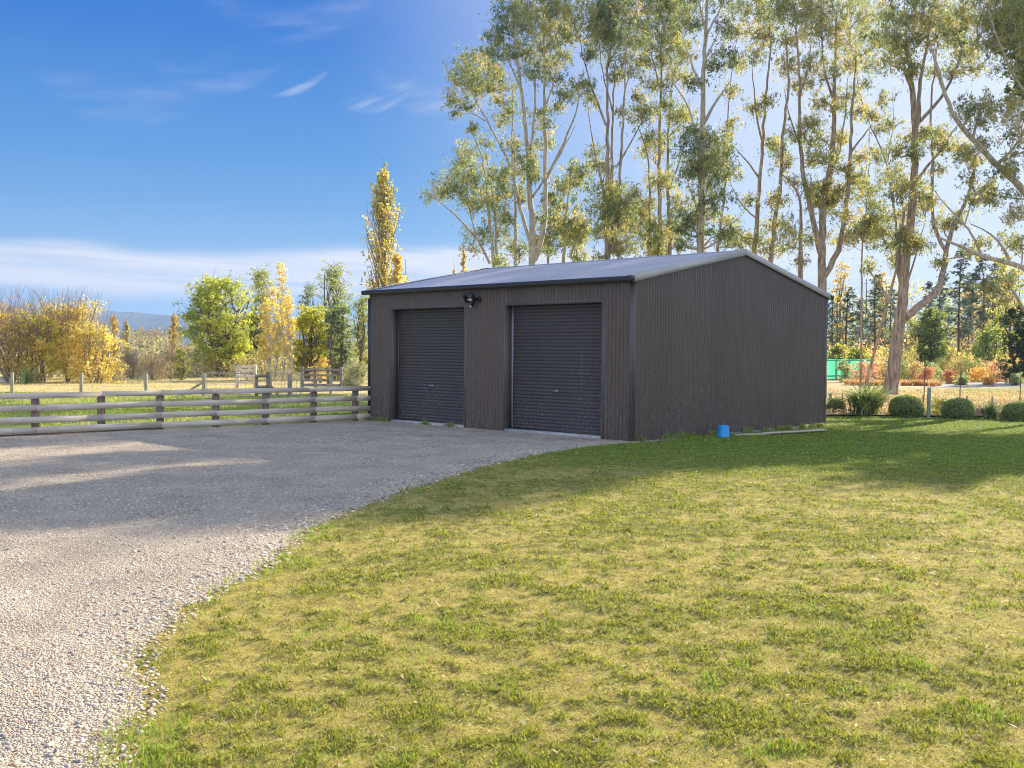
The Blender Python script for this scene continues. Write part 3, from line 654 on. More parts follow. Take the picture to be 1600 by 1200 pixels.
wf, wb = wirefence('wire_fence', 'post and wire fence between the yard grass and the straw paddock', [at(q, DF) for q in (-90, 20 - 1, 127, 228, 318)], [.98] * 4 + [1.02], (.15, .3, .45, .62, .8, .95), M['pale'], .075)
a_, b_ = at(318, DF), at(282, DF); MB().tube([(a_[0], a_[1], .55), (b_[0], b_[1], -.05)], .05, 8).build('brace', M['pale'], wf, wb)
def gate(px0, px1, Yd, label, hgt_=1.0, z0=-.02, nb=6, nv=5, mt=None):
    a = np.array([*at(px0, Yd), 0]); b = np.array([*at(px1, Yd), 0]); t = thing('farm_gate', label, 'gate', a)
    m = MB(); up = np.array([0, 0, 1.0])
    P4 = [a + up * z0, b + up * z0, b + up * hgt_, a + up * hgt_]
    m.tube([P4[0], P4[1]], .022, 8).tube([P4[1], P4[2]], .022, 8).tube([P4[2], P4[3]], .022, 8).tube([P4[3], P4[0]], .022, 8); m.build('gate_frame', M['wire'], t, a)
    w_ = MB()
    for q in range(1, nv): c_ = a + (b - a) * q / nv; w_.tube([c_ + up * z0, c_ + up * hgt_], .009, 5)
    for q in range(1, nb): c_ = up * (z0 + (hgt_ - z0) * q / nb); w_.tube([a + c_, b + c_], .004, 4)
    w_.build('gate_mesh', M['wire'], t, a); return t
gate(322, 399, DF, 'galvanised wire gate hung on the braced pale post, left of the wooden stile', .92, -.03)
gate(424, 450, DF + .5, 'narrow galvanised gate right of the wooden stile', .95, 0)
gate(456, 470, DF + .5, 'small galvanised gate panel beside the light round post', .95, 0, 5, 2)
M['gwood'] = mat('grey_timber', (.18, .16, .14), (.36, .32, .28), 5, .85, .4, 40)
t = thing('wooden_stile', 'grey wooden stile of three low rails between two posts at the gates', 'stile', (*at(401, DF), -.1)); b0 = np.array([*at(401, DF), -.1])
a = np.array([*at(401, DF), 0]); b = np.array([*at(419.5, DF), 0])
for q, (c_, h_, r_) in enumerate(((a, .86, .07), (b, 1.0, .10))): MB().tube([c_ + (0, 0, -.15), c_ + (0, 0, h_)], r_, 9).build('post', M['gwood'], t, b0)
for z_ in (.12, .36, .82): MB().box2(a + (0, -.09, z_), b + (0, -.09, z_), .04, .12).build('rail', M['gwood'], t, b0)
c_ = np.array([*at(437, DF), 0]); MB().tube([b + (0, 0, .55), c_ + (0, 0, -.05)], .05, 8).build('brace', M['gpost'], t, b0)
wirefence('wire_fence', 'short wire fence with light round posts reaching from the gates to the shed', [at(q, DF + .6) for q in (453, 517, 600)], [1.0, .9, .9], (.15, .3, .45, .62, .8), M['pale'], .07)
wirefence('wire_fence', 'thin wire fence along the far edge of the straw paddock', [at(q, 66) for q in (-120, 107, 215, 371, 386, 456, 560)], [1.0] * 7, (.2, .4, .6, .85), M['pale'], .05)
# cattle yard rails farther back
def yard(px0, px1, Yd, zs, label, mt, nposts=2, diag=False, h=1.15):
    a = np.array([*at(px0, Yd), 0]); b = np.array([*at(px1, Yd), 0]); t = thing('yard_railing', label, 'railing', a)
    for q in range(nposts): c_ = a + (b - a) * q / (nposts - 1); MB().box(c_ + (0, .06, h / 2 - .1), (.14, .12, h + .1)).build('post', mt, t, a)
    for z_ in zs: MB().box2(a + (0, -.02, z_), b + (0, -.02, z_), .035, .13).build('rail', mt, t, a)
    if diag: MB().box2(a + (0, -.06, zs[-1]), b + (0, -.06, zs[0]), .03, .11).build('brace', mt, t, a)
yard(371, 398, 52, (.25, .55, .85, 1.05), 'short weathered timber gate with a diagonal brace behind the wire gate', M['rail'], 2, True)
yard(472, 533, 50, (.2, .45, .7, .95), 'dark timber railing of the stock yard in front of the yellow tree', M['gwood'], 4)

# ------------------------------------------------------------------ vegetation builders
def barkmat(name, a, b, c=None, rough=.85, st=(5, 5, .6), sc=2.0):
    m, n, l, bs = newmat(name); t = n.new('ShaderNodeTexCoord'); mp = n.new('ShaderNodeMapping'); mp.inputs['Scale'].default_value = st
    l.new(t.outputs['Object'], mp.inputs[0]); z = n.new('ShaderNodeTexNoise'); z.inputs['Scale'].default_value = sc; z.inputs['Detail'].default_value = 7; z.inputs['Roughness'].default_value = .65
    l.new(mp.outputs[0], z.inputs[0]); r = n.new('ShaderNodeValToRGB'); e = r.color_ramp.elements; e[0].position = .36; e[1].position = .66
    e[0].color = (*a, 1); e[1].color = (*b, 1)
    if c: q = e.new(.52); q.color = (*c, 1)
    l.new(z.outputs[0], r.inputs[0]); l.new(r.outputs[0], bs.inputs['Base Color']); bs.inputs['Roughness'].default_value = rough
    bp = n.new('ShaderNodeBump'); bp.inputs['Strength'].default_value = .7; bp.inputs['Distance'].default_value = .04; l.new(z.outputs[0], bp.inputs['Height']); l.new(bp.outputs[0], bs.inputs['Normal'])
    return m
M['gumbark'] = barkmat('gum_bark', (.22, .14, .09), (.62, .54, .44), (.46, .36, .27))
M['gumpale'] = barkmat('pale_gum_bark', (.34, .26, .18), (.68, .62, .52), (.58, .51, .41))
M['bark'] = barkmat('brown_bark', (.10, .075, .06), (.24, .19, .15)); M['twig'] = barkmat('reddish_twigs', (.22, .13, .09), (.40, .27, .19))
M['greytwig'] = barkmat('grey_twigs', (.20, .15, .13), (.38, .31, .26)); M['white'] = barkmat('white_bark', (.36, .31, .26), (.72, .68, .62), sc=4)
M['pinebark'] = barkmat('pine_bark', (.07, .05, .045), (.18, .13, .11))

def leaves(m, c, L_, W_, col, r, droop=.0, spread=1.0):
    """rhombus leaves at centres c (n,3)"""
    n = len(c); d = r.normal(size=(n, 3)) * spread; d[:, 2] -= droop; d /= np.linalg.norm(d, axis=1)[:, None] + 1e-9
    e = np.cross(d, r.normal(size=(n, 3))); e /= np.linalg.norm(e, axis=1)[:, None] + 1e-9
    k = (.7 + .6 * r.random(n))[:, None]; a = d * (L_ / 2) * k; b = e * (W_ / 2) * k
    V = np.stack([c - a, c + b - a * .1, c + a, c - b - a * .1], 1).reshape(-1, 3)
    m.add(V, np.arange(n * 4).reshape(-1, 4), np.repeat(col, 4, 0))
def clump(m, c, rad, n, L_, W_, pal, tone, r, droop=.3, sub=7, flat_=.8):
    rad = np.broadcast_to(np.asarray(rad, float), (3,))
    sc = r.normal(size=(sub, 3)) * .5
    per = max(3, int(n / sub)); rs = .22 + .2 * r.random(sub)
    for q in range(sub):
        k = int(per * (.5 + r.random()))
        o = r.normal(size=(k, 3)) * rs[q] * .48
        cc = np.asarray(c) + (sc[q] + o) * rad * (1, 1, flat_)
        leaves(m, cc, L_, W_, palette(pal, np.full(k, tone) + r.normal(0, .16, k) + o[:, 2] * .25, r), r, droop)
def curve(a, b, r, bend=.12, n=5):
    a = np.asarray(a, float); b = np.asarray(b, float); t = np.linspace(0, 1, n)[:, None]; Ln = np.linalg.norm(b - a)
    o = r.normal(size=3) * bend * Ln; o2 = r.normal(size=3) * bend * .4 * Ln
    return a + (b - a) * t + np.sin(t * math.pi) * o + np.sin(t * 2 * math.pi) * o2

GUM = [(.12, .165, .10), (.21, .25, .13), (.35, .36, .18), (.50, .43, .19), (.56, .40, .20)]
def gum(label, Yd, sc_, origin, bx, by, stems, clumps, pal=GUM, bark='gumbark', seed=1, lf=(.125, .038), dens=1.0, tone0=.28, name='gum_tree', drift=2.2, extra=(), group='tall gum trees behind the shed'):
    """stems: (radius_px, [(x,y)..]) and clumps (x,y,r) read off in crop coordinates; depth varies within the tree"""
    r = np.random.default_rng(seed); ox, oy = origin
    if callable(by): by = by
    gb = P(bx, 600, Yd); gbase = np.array([gb[0], Yd, -.12])
    tr = MB(); cr = MB(); pts_all = []
    def topx(x, y): return ox + x / sc_, oy + y / sc_
    for w_, pl in stems:
        pp = np.array([topx(*q) for q in pl])
        if pts_all:
            A = np.array([(q[0], q[1]) for q in pts_all]); j = np.argmin(np.hypot(*(A - pp[0]).T)); near = np.hypot(*(A[j] - pp[0])) < 14
            d0 = pts_all[j][2] if near else r.normal(0, .7)
            w_ = min(w_, pts_all[j][3] * .85) if near else w_
        else: d0, near = 0.0, False
        # resample smoothly
        seg = np.concatenate([[0], np.cumsum(np.hypot(*np.diff(pp, axis=0).T))]); T = np.linspace(0, seg[-1], max(6, int(seg[-1] / 14)))
        xs_ = np.interp(T, seg, pp[:, 0]); ys_ = np.interp(T, seg, pp[:, 1])
        for _ in range(2):
            xs_[1:-1] = (xs_[:-2] + 2 * xs_[1:-1] + xs_[2:]) / 4; ys_[1:-1] = (ys_[:-2] + 2 * ys_[1:-1] + ys_[2:]) / 4
        xs_[1:-1] += r.normal(0, .7, len(xs_) - 2)
        d1 = d0 + r.normal(0, drift * min(1.6, seg[-1] / 200 + .2)); dd = d0 + (d1 - d0) * (T / T[-1])
        W3 = np.array([P(x, y, Yd + q) for x, y, q in zip(xs_, ys_, dd)]); f = T / T[-1]; wpx = w_ * (1 - .74 * f ** (.5 if w_ > 20 else .85)); rad = wpx / 2 / F * Yd
        if not near:   # carry the stem down to the ground
            low = gbase + (r.normal(0, .25), r.normal(0, .3), 0) if pts_all else gbase
            k = W3[0]; low = np.array([k[0] * .35 + low[0] * .65, low[1], low[2]])
            if k[2] > .5:
                ext = np.array([low, low * .6 + k * .4 + (0, 0, 0)]); W3 = np.vstack([ext, W3]); rad = np.concatenate([[rad[0] * 1.5, rad[0] * 1.12], rad])
        tr.tube(W3, rad, 8)
        pts_all += [(x, y, q, g_) for x, y, q, g_ in zip(xs_, ys_, dd, wpx)]
    A = np.array(pts_all)
    vis = [q for q in A if 230 < q[1] < 400]
    if group and vis and bx < 1400:
        for q in range(8):
            s0 = vis[r.integers(len(vis))]; extra = list(extra) + [((s0[0] + r.normal() * 16 - ox) * sc_, (260 + 150 * r.random() ** .7 - oy) * sc_, 28 + 20 * r.random())]
    for cx, cy, cr_ in list(clumps) + list(extra):
        px_, py_ = topx(cx, cy); rp = cr_ / sc_
        k = np.hypot(A[:, 0] - px_, (A[:, 1] - py_ - rp * .8)) + (A[:, 1] < py_ - 4) * 40; j = int(np.argmin(k)); dz = A[j, 2] + r.normal(0, 1.1)
        c3 = P(px_, py_, Yd + dz); R_ = rp / F * Yd * 1.12; s3 = P(A[j, 0], A[j, 1], Yd + A[j, 2]); br = max(.012, A[j, 3] / 2 / F * Yd * .35)
        main = curve(s3, c3, r, .08, 6); tr.tube(main, np.linspace(br, .012, 6), 5, cap=False)
        ns = 8 + int(4 * r.random())
        for q in range(ns):
            o = r.normal(size=3); o /= np.linalg.norm(o); o[2] = abs(o[2]) * .6 + .1 * o[2]; e = c3 + o * R_ * (.35 + 1.15 * r.random())
            s_ = main[3 + int(r.random() * 3) - 0 if False else r.integers(2, 6)]; tr.tube(curve(s_, e, r, .12, 4), np.linspace(.016, .006, 4), 4, cap=False)
            rr_ = R_ * (.42 + .36 * r.random())
            tone = tone0 + r.normal(0, .22) + (r.random() < .15) * .3
            nn_ = int(dens * 98 * (rr_ / .33) ** 1.5)
            clump(cr, e - (0, 0, rr_ * .3), (rr_, rr_, rr_ * 1.25), nn_, lf[0], lf[1], pal, tone, r, 1.1, 9, 1)
        clump(cr, c3, R_ * 1.35, int(dens * 75 * (R_ / .6) ** 2), lf[0], lf[1], pal, tone0 + r.normal(0, .15), r, 1.0, 16, 1)
    t = thing(name, label, 'tree', gbase, group=group); tr.build('trunk', M[bark], t, gbase, True); cr.build('crown', M['leaf'], t, gbase); return t

O6, O7 = (660, 0), (1100, 0)
gum('low leftmost gum tree leaning out over the sky left of the tall gums', 50, 2.857, O6, 772, 0, [
    (6, [(320, 1180), (300, 1000), (290, 850), (270, 700), (215, 580)]), (5, [(300, 1175), (270, 1100), (170, 980), (80, 900), (40, 870)]),
    (5, [(335, 1180), (330, 1000), (310, 850), (285, 680)]), (3, [(240, 1060), (200, 900), (190, 760), (180, 690)]), (3, [(330, 1060), (375, 930), (385, 830)])],
    [(220, 690, 55), (160, 720, 50), (130, 780, 55), (100, 840, 40), (60, 870, 40), (240, 790, 60), (310, 790, 50), (350, 850, 40), (200, 900, 50), (320, 940, 50), (220, 580, 26), (280, 640, 35), (240, 1050, 55), (330, 1060, 50), (275, 900, 45), (370, 980, 40), (160, 860, 40)], seed=11, bark='gumpale', dens=.85)
gum('tall many-limbed gum tree right of the low leftmost one', 48, 2.857, O6, 838, 0, [
    (11, [(490, 1165), (490, 1000), (480, 850), (475, 700), (460, 560), (440, 400), (420, 250), (415, 120)]),
    (7, [(500, 1130), (440, 950), (400, 750), (350, 650), (300, 560), (240, 460), (190, 340)]), (5, [(400, 750), (402, 600), (405, 430), (390, 300)]),
    (11, [(500, 1160), (540, 1040), (550, 850), (550, 650), (545, 500), (545, 350), (540, 200), (550, 60)]), (6, [(550, 800), (600, 700), (650, 600), (690, 500), (700, 420)]),
    (4, [(490, 880), (560, 780), (640, 650), (680, 560)]), (5, [(480, 700), (500, 560), (505, 430), (500, 300), (490, 160)]), (6, [(415, 1170), (415, 1000), (410, 800), (410, 600)]),
    (3, [(280, 540), (215, 500), (160, 470)]), (4, [(545, 500), (590, 350), (620, 200)]), (4, [(440, 400), (380, 260), (350, 180)]), (4, [(545, 300), (600, 160), (640, 60)])],
    [(450, 50, 65), (530, 40, 70), (600, 40, 70), (660, 60, 55), (390, 110, 65), (345, 170, 50), (480, 140, 70), (560, 140, 70), (620, 150, 60), (665, 170, 45), (215, 270, 55), (190, 320, 50), (250, 340, 60), (180, 370, 45), (300, 290, 50), (320, 350, 45), (150, 440, 38), (150, 510, 24), (200, 480, 32), (240, 400, 45), (400, 230, 60), (470, 240, 50), (545, 230, 55), (370, 390, 45), (350, 450, 40), (365, 540, 40), (405, 500, 40), (530, 510, 45), (550, 570, 50), (590, 350, 40), (570, 300, 45), (690, 400, 50), (650, 430, 40), (440, 700, 50), (430, 770, 40), (630, 260, 40), (500, 330, 40), (330, 240, 45), (280, 400, 35), (600, 480, 30), (410, 640, 35), (540, 640, 35), (420, 860, 38), (520, 980, 30)], seed=12, bark='gumpale',
    extra=[(420, -50, 75), (520, -60, 80), (610, -60, 75)])
gum('short young gum tree rising between the two tall left gums', 56, 2.857, O6, 880, 0, [
    (5, [(630, 1150), (640, 1000), (650, 850), (670, 740)]), (4, [(560, 1150), (575, 1000), (570, 880)]), (4, [(660, 1150), (700, 1040), (730, 980)])],
    [(670, 750, 34), (640, 820, 46), (700, 820, 42), (620, 930, 55), (600, 1000, 55), (690, 990, 50), (720, 1050, 45), (570, 1090, 45), (565, 880, 28), (650, 1070, 50), (590, 900, 30)], seed=13, bark='gumpale', dens=.75, lf=(.17, .05))
gum('gum tree of five close upright stems, second tall tree from the left', 48, 2.857, O6, 955, 0, [
    (9, [(825, 1130), (825, 900), (825, 600), (825, 400), (830, 200)]), (8, [(850, 1130), (845, 800), (850, 500), (860, 250)]), (8, [(862, 1120), (880, 900), (885, 700), (905, 400), (910, 180)]),
    (5, [(870, 740), (930, 640), (980, 550), (1010, 470)]), (5, [(820, 560), (760, 400), (720, 280), (700, 160)]), (5, [(815, 900), (780, 720), (740, 500)]), (4, [(850, 500), (800, 300), (780, 100)]), (4, [(905, 400), (950, 250), (960, 60)]), (4, [(830, 300), (850, 150), (870, 20)])],
    [(740, 60, 60), (800, 30, 60), (860, 50, 70), (930, 40, 65), (870, 110, 80), (790, 150, 75), (850, 190, 75), (920, 180, 65), (740, 130, 60), (820, 100, 60), (750, 250, 42), (900, 270, 40), (870, 340, 40), (720, 380, 38), (760, 450, 38), (850, 850, 55), (840, 920, 55), (780, 930, 50), (910, 900, 50), (900, 960, 50), (860, 990, 50), (980, 520, 50), (960, 440, 30), (770, 680, 38), (790, 730, 30), (940, 330, 35), (880, 500, 26), (800, 1030, 45)], seed=14, bark='gumbark', extra=[(800, -60, 80), (900, -60, 80)], tone0=.30)
gum('slender multi-stemmed gum tree directly left of the pale single trunk', 51, 2.857, O6, 1030, 0, [
    (8, [(1060, 1115), (1060, 900), (1055, 700), (1060, 500), (1065, 350), (1070, 150)]), (7, [(1105, 1110), (1100, 900), (1095, 700), (1100, 500), (1130, 300)]), (5, [(1015, 1110), (1015, 850), (1010, 700), (960, 560)]),
    (4, [(1060, 650), (1150, 560), (1200, 490)]), (4, [(1062, 400), (1020, 250), (1000, 100)]), (4, [(1100, 850), (1160, 700), (1180, 560)]), (4, [(1065, 300), (1120, 180), (1160, 60)])],
    [(1020, 30, 70), (1100, 50, 75), (1180, 50, 60), (1000, 120, 60), (1080, 130, 75), (1150, 150, 65), (1030, 200, 65), (1110, 220, 65), (1180, 240, 55), (1000, 270, 45), (1060, 290, 55), (1160, 340, 48), (1120, 500, 55), (1160, 520, 48), (1070, 630, 55), (1040, 680, 45), (1000, 500, 38), (1080, 470, 40), (1090, 800, 48), (1060, 830, 48), (930, 860, 55), (960, 930, 60), (1000, 960, 50), (980, 1030, 50), (1080, 1050, 50), (920, 1010, 48), (1160, 900, 45), (1010, 390, 40), (1090, 380, 40), (1000, 620, 30)], seed=15, extra=[(1040, -60, 80), (1140, -60, 80)], tone0=.36)
gum('gum tree with one straight pale trunk rising behind the shed ridge', 45, 2.857, O6, 1095, 0, [
    (13, [(1243, 1105), (1243, 900), (1247, 700), (1250, 500), (1255, 350), (1262, 200), (1268, 80), (1272, -60)]), (5, [(1250, 400), (1180, 230), (1150, 120)]), (4, [(1260, 280), (1300, 190), (1345, 90)]),
    (6, [(1247, 700), (1190, 470), (1090, 330)]), (6, [(1250, 560), (1310, 450), (1370, 370)]), (4, [(1265, 120), (1235, 20), (1220, -40)]), (4, [(1265, 160), (1320, 60), (1350, -20)]), (4, [(1243, 900), (1290, 800), (1330, 700)]), (4, [(1243, 960), (1190, 850), (1170, 740)])],
    [(1210, 640, 60), (1240, 600, 45), (1180, 720, 55), (1200, 780, 60), (1255, 750, 65), (1300, 710, 60), (1310, 640, 48), (1320, 780, 50), (1210, 580, 38), (1150, 1030, 48), (1210, 970, 40), (1300, 960, 28), (1220, 380, 30), (1200, 110, 50), (1300, 300, 35), (1340, 250, 40), (1350, 120, 45), (1150, 1100, 40), (1340, 880, 35), (1270, 850, 40)], seed=16, bark='gumpale', extra=[(1230, -60, 80), (1320, -70, 80), (1180, -10, 50)], tone0=.14)
gum('two leaning slim gum trunks with thin crowns just right of the shed ridge', 49, 2.858, O7, 1182, 0, [
    (8, [(225, 1110), (240, 980), (250, 800), (265, 650), (268, 500), (280, 380), (300, 200), (290, 60)]), (8, [(300, 1150), (320, 980), (345, 800), (350, 600), (375, 450), (380, 350), (365, 150)]),
    (4, [(265, 650), (230, 500), (215, 300)]), (4, [(250, 800), (180, 700), (120, 640)]), (5, [(60, 1110), (90, 900), (100, 700), (110, 450), (135, 250)]), (3, [(240, 980), (160, 920), (110, 800)])],
    [(200, 50, 70), (280, 80, 60), (130, 40, 50), (290, 150, 50), (230, 250, 42), (170, 290, 40), (130, 280, 38), (70, 640, 55), (60, 720, 55), (100, 780, 45), (230, 490, 36), (280, 450, 34), (330, 680, 45), (300, 640, 34), (370, 740, 38), (160, 150, 50), (240, 170, 40), (120, 560, 30), (200, 900, 35), (330, 900, 40), (110, 420, 40), (150, 1040, 35)], seed=17, bark='gumbark', extra=[(180, -50, 80), (290, -60, 80)], tone0=.36)
gum('brown-barked gum tree of fanning stems rising over the right roof slope', 46, 2.858, O7, 1284, 0, [
    (14, [(528, 1250), (528, 1100), (525, 1000), (535, 900), (560, 780), (580, 600), (580, 400), (590, 250), (590, 60)]), (10, [(520, 1130), (480, 950), (440, 780), (430, 650), (425, 500), (430, 330), (410, 120)]),
    (10, [(540, 1230), (575, 1180), (620, 1050), (645, 850), (655, 680), (660, 500), (680, 250)]), (8, [(430, 1200), (435, 1000), (430, 850), (350, 780)]), (5, [(655, 680), (700, 620), (750, 560)]),
    (5, [(545, 850), (600, 700), (635, 500), (640, 350)]), (4, [(430, 650), (380, 540), (360, 400)]), (5, [(580, 450), (530, 300), (520, 120)]), (4, [(425, 450), (470, 300), (480, 180)])],
    [(350, 30, 65), (430, 50, 75), (520, 40, 75), (620, 30, 75), (700, 70, 70), (450, 140, 75), (560, 150, 70), (640, 190, 60), (400, 290, 55), (480, 280, 55), (560, 330, 55), (640, 280, 50), (440, 380, 50), (480, 560, 55), (530, 620, 55), (490, 700, 50), (540, 700, 48), (430, 600, 45), (550, 850, 55), (580, 900, 58), (520, 930, 50), (410, 1060, 55), (380, 1090, 48), (650, 430, 48), (700, 700, 46), (690, 500, 40), (740, 520, 38), (700, 850, 55), (600, 480, 42), (520, 460, 40), (360, 180, 50), (600, 620, 40), (460, 850, 42), (640, 960, 42), (620, 760, 36)], seed=18, extra=[(400, -60, 85), (520, -60, 85), (640, -60, 80)], tone0=.44)
gum('slim gum tree with drooping leaves between the fanning gum and the thick trunk', 52, 2.858, O7, 1345, 0, [
    (3, [(705, 1250), (700, 1150), (720, 1000), (730, 850), (740, 700), (735, 560)]), (4, [(860, 1200), (860, 1000), (820, 720), (760, 600), (710, 480), (680, 330), (675, 160)]), (5, [(895, 1100), (890, 950), (870, 820)]), (4, [(820, 720), (850, 560), (840, 400)])],
    [(720, 1010, 58), (780, 1050, 58), (690, 1050, 48), (740, 920, 50), (830, 780, 48), (760, 700, 48), (770, 850, 45), (710, 160, 58), (760, 80, 58), (740, 300, 42), (800, 450, 38), (840, 560, 38), (690, 250, 42), (870, 960, 45), (820, 1100, 50), (780, 200, 46), (700, 390, 34), (790, 580, 30)], seed=19, extra=[(740, -60, 80)], tone0=.34)
gum('big gum tree with thick pale trunk and bent limb right of the shed', 45, 2.858, O7, 1391, 0, [
    (27, [(830, 1755), (838, 1720), (850, 1600), (866, 1510), (877, 1440), (888, 1330), (892, 1260), (905, 1130), (922, 1010), (938, 850), (940, 700), (945, 560), (932, 430), (925, 320), (900, 200)]),
    (13, [(899, 1420), (940, 1385), (985, 1350), (1040, 1310), (1068, 1260), (1074, 1200), (1080, 1110), (1095, 1060), (1130, 980), (1190, 850), (1220, 700)]),
    (12, [(890, 1280), (872, 1220), (862, 1130), (880, 1040), (895, 940)]), (14, [(943, 620), (962, 500), (966, 330), (1000, 200), (1015, 60)]),
    (6, [(870, 1420), (845, 1350), (812, 1310), (770, 1260), (735, 1200)]), (6, [(965, 540), (1030, 470), (1080, 430), (1110, 350), (1145, 250), (1170, 130)]), (6, [(938, 820), (1010, 720), (1080, 650), (1130, 560)]),
    (7, [(1079, 1120), (1050, 1085), (1022, 1020), (1018, 900), (1022, 700), (1010, 500), (1035, 250), (1060, 90)]), (5, [(930, 400), (880, 280), (860, 150)]), (5, [(1080, 430), (1040, 340), (1030, 200)]), (4, [(895, 1300), (930, 1200), (960, 1080), (990, 980)])],
    [(880, 90, 75), (960, 70, 78), (1050, 90, 78), (830, 170, 58), (900, 190, 68), (1000, 170, 68), (1080, 160, 60), (870, 300, 52), (920, 320, 40), (830, 260, 48), (1180, 250, 55), (1230, 310, 45), (1150, 190, 58), (1200, 100, 58), (1130, 70, 58), (940, 610, 46), (930, 680, 46), (870, 680, 45), (990, 600, 48), (1060, 600, 48), (1050, 660, 46), (1150, 660, 45), (880, 860, 50), (900, 820, 48), (1080, 1010, 52), (1120, 990, 46), (1040, 760, 38), (900, 1060, 45), (950, 1100, 40), (870, 1180, 36), (1060, 1180, 30), (740, 1200, 38), (1110, 330, 34), (1200, 720, 40), (1020, 330, 36)], seed=20, extra=[(880, -50, 85), (980, -60, 85), (1080, -60, 85), (1180, -60, 80)], tone0=.36)
gum('gum tree with long crooked limbs reaching in from the right edge', 40, 2.858, O7, 1660, 0, [
    (30, [(1600, 1500), (1580, 1300), (1590, 1100), (1600, 900), (1590, 600), (1570, 300), (1560, 0)]),
    (14, [(1590, 1080), (1500, 960), (1429, 850), (1380, 800), (1300, 730), (1200, 620), (1120, 540), (1085, 440), (1050, 330), (1020, 220)]),
    (13, [(1580, 1330), (1480, 1230), (1429, 1192), (1340, 1165), (1240, 1150), (1180, 1110), (1110, 1090), (1050, 1060)]), (7, [(1240, 1150), (1220, 1080), (1165, 1000), (1060, 900), (1030, 850)]), (6, [(1370, 1180), (1340, 1100), (1290, 1040), (1190, 1000)]),
    (6, [(1165, 1000), (1200, 870), (1330, 770), (1420, 620)]), (7, [(1600, 800), (1500, 480), (1400, 380), (1340, 250), (1290, 120), (1270, 20)]), (6, [(1310, 735), (1360, 690), (1429, 600)]), (9, [(1560, 1420), (1429, 1420), (1425, 1370), (1380, 1300), (1350, 1250), (1320, 1200)]),
    (5, [(1200, 620), (1240, 480), (1260, 400)]), (4, [(1490, 470), (1400, 200), (1380, 60)])],
    [(1180, 500, 52), (1250, 480, 55), (1215, 545, 42), (1340, 490, 55), (1400, 540, 55), (1390, 600, 45), (1350, 760, 45), (1280, 840, 55), (1240, 890, 45), (1330, 880, 45), (1380, 460, 38), (1400, 310, 45), (1180, 690, 36), (1300, 50, 65), (1380, 60, 65), (1270, 120, 55), (1360, 150, 55), (1420, 200, 50), (1300, 200, 42), (1240, 1080, 34), (1400, 960, 42), (1350, 1080, 45), (1300, 1280, 45), (1380, 1250, 45), (1420, 1100, 50), (1340, 1340, 40), (1410, 700, 46), (1250, 650, 34), (1190, 800, 34), (1240, 200, 40)], seed=21, bark='gumpale', extra=[(1280, -60, 80), (1380, -60, 85), (1500, 50, 90), (1550, 250, 90), (1620, 100, 95), (1700, 300, 95), (1500, -80, 95), (1640, -100, 95), (1580, -160, 95), (1480, -170, 90), (1560, 120, 100), (1650, 200, 100), (1720, 0, 100), (1700, -160, 100), (1800, 100, 100), (1780, -60, 100)], tone0=.42)

for q, (ox_, yd_, ya_, yb_, nc_, lb) in enumerate(((1715, 46, -100, 150, 130, 'dense gum tree just beyond the right edge behind the limb tree'), (1840, 43, 60, 140, 30, 'gum tree beyond the right edge, second from the limb tree'), (1965, 41, 90, 135, 24, 'gum tree beyond the right edge, third from the limb tree'), (2140, 43, 115, 160, 14, 'gum tree beyond the right edge, farthest from the limb tree'))):
    r_q = np.random.default_rng(900 + q); yt = ya_ * 2.858 + 60; st_ = [(14, [(0, 1600), (10, 1000), (-20, 700), (0, yt)]), (9, [(5, 1100), (120, 700), (170, yt + 60)]), (9, [(5, 900), (-120, 600), (-150, yt + 80)])]
    gum(lb, yd_, 2.858, (ox_, 0), ox_, 0, st_, [(r_q.normal() * 130, 2.858 * (ya_ + (yb_ - ya_) * r_q.random()), 90) for _ in range(nc_)], seed=950 + q, lf=(.22, .10), dens=.9)

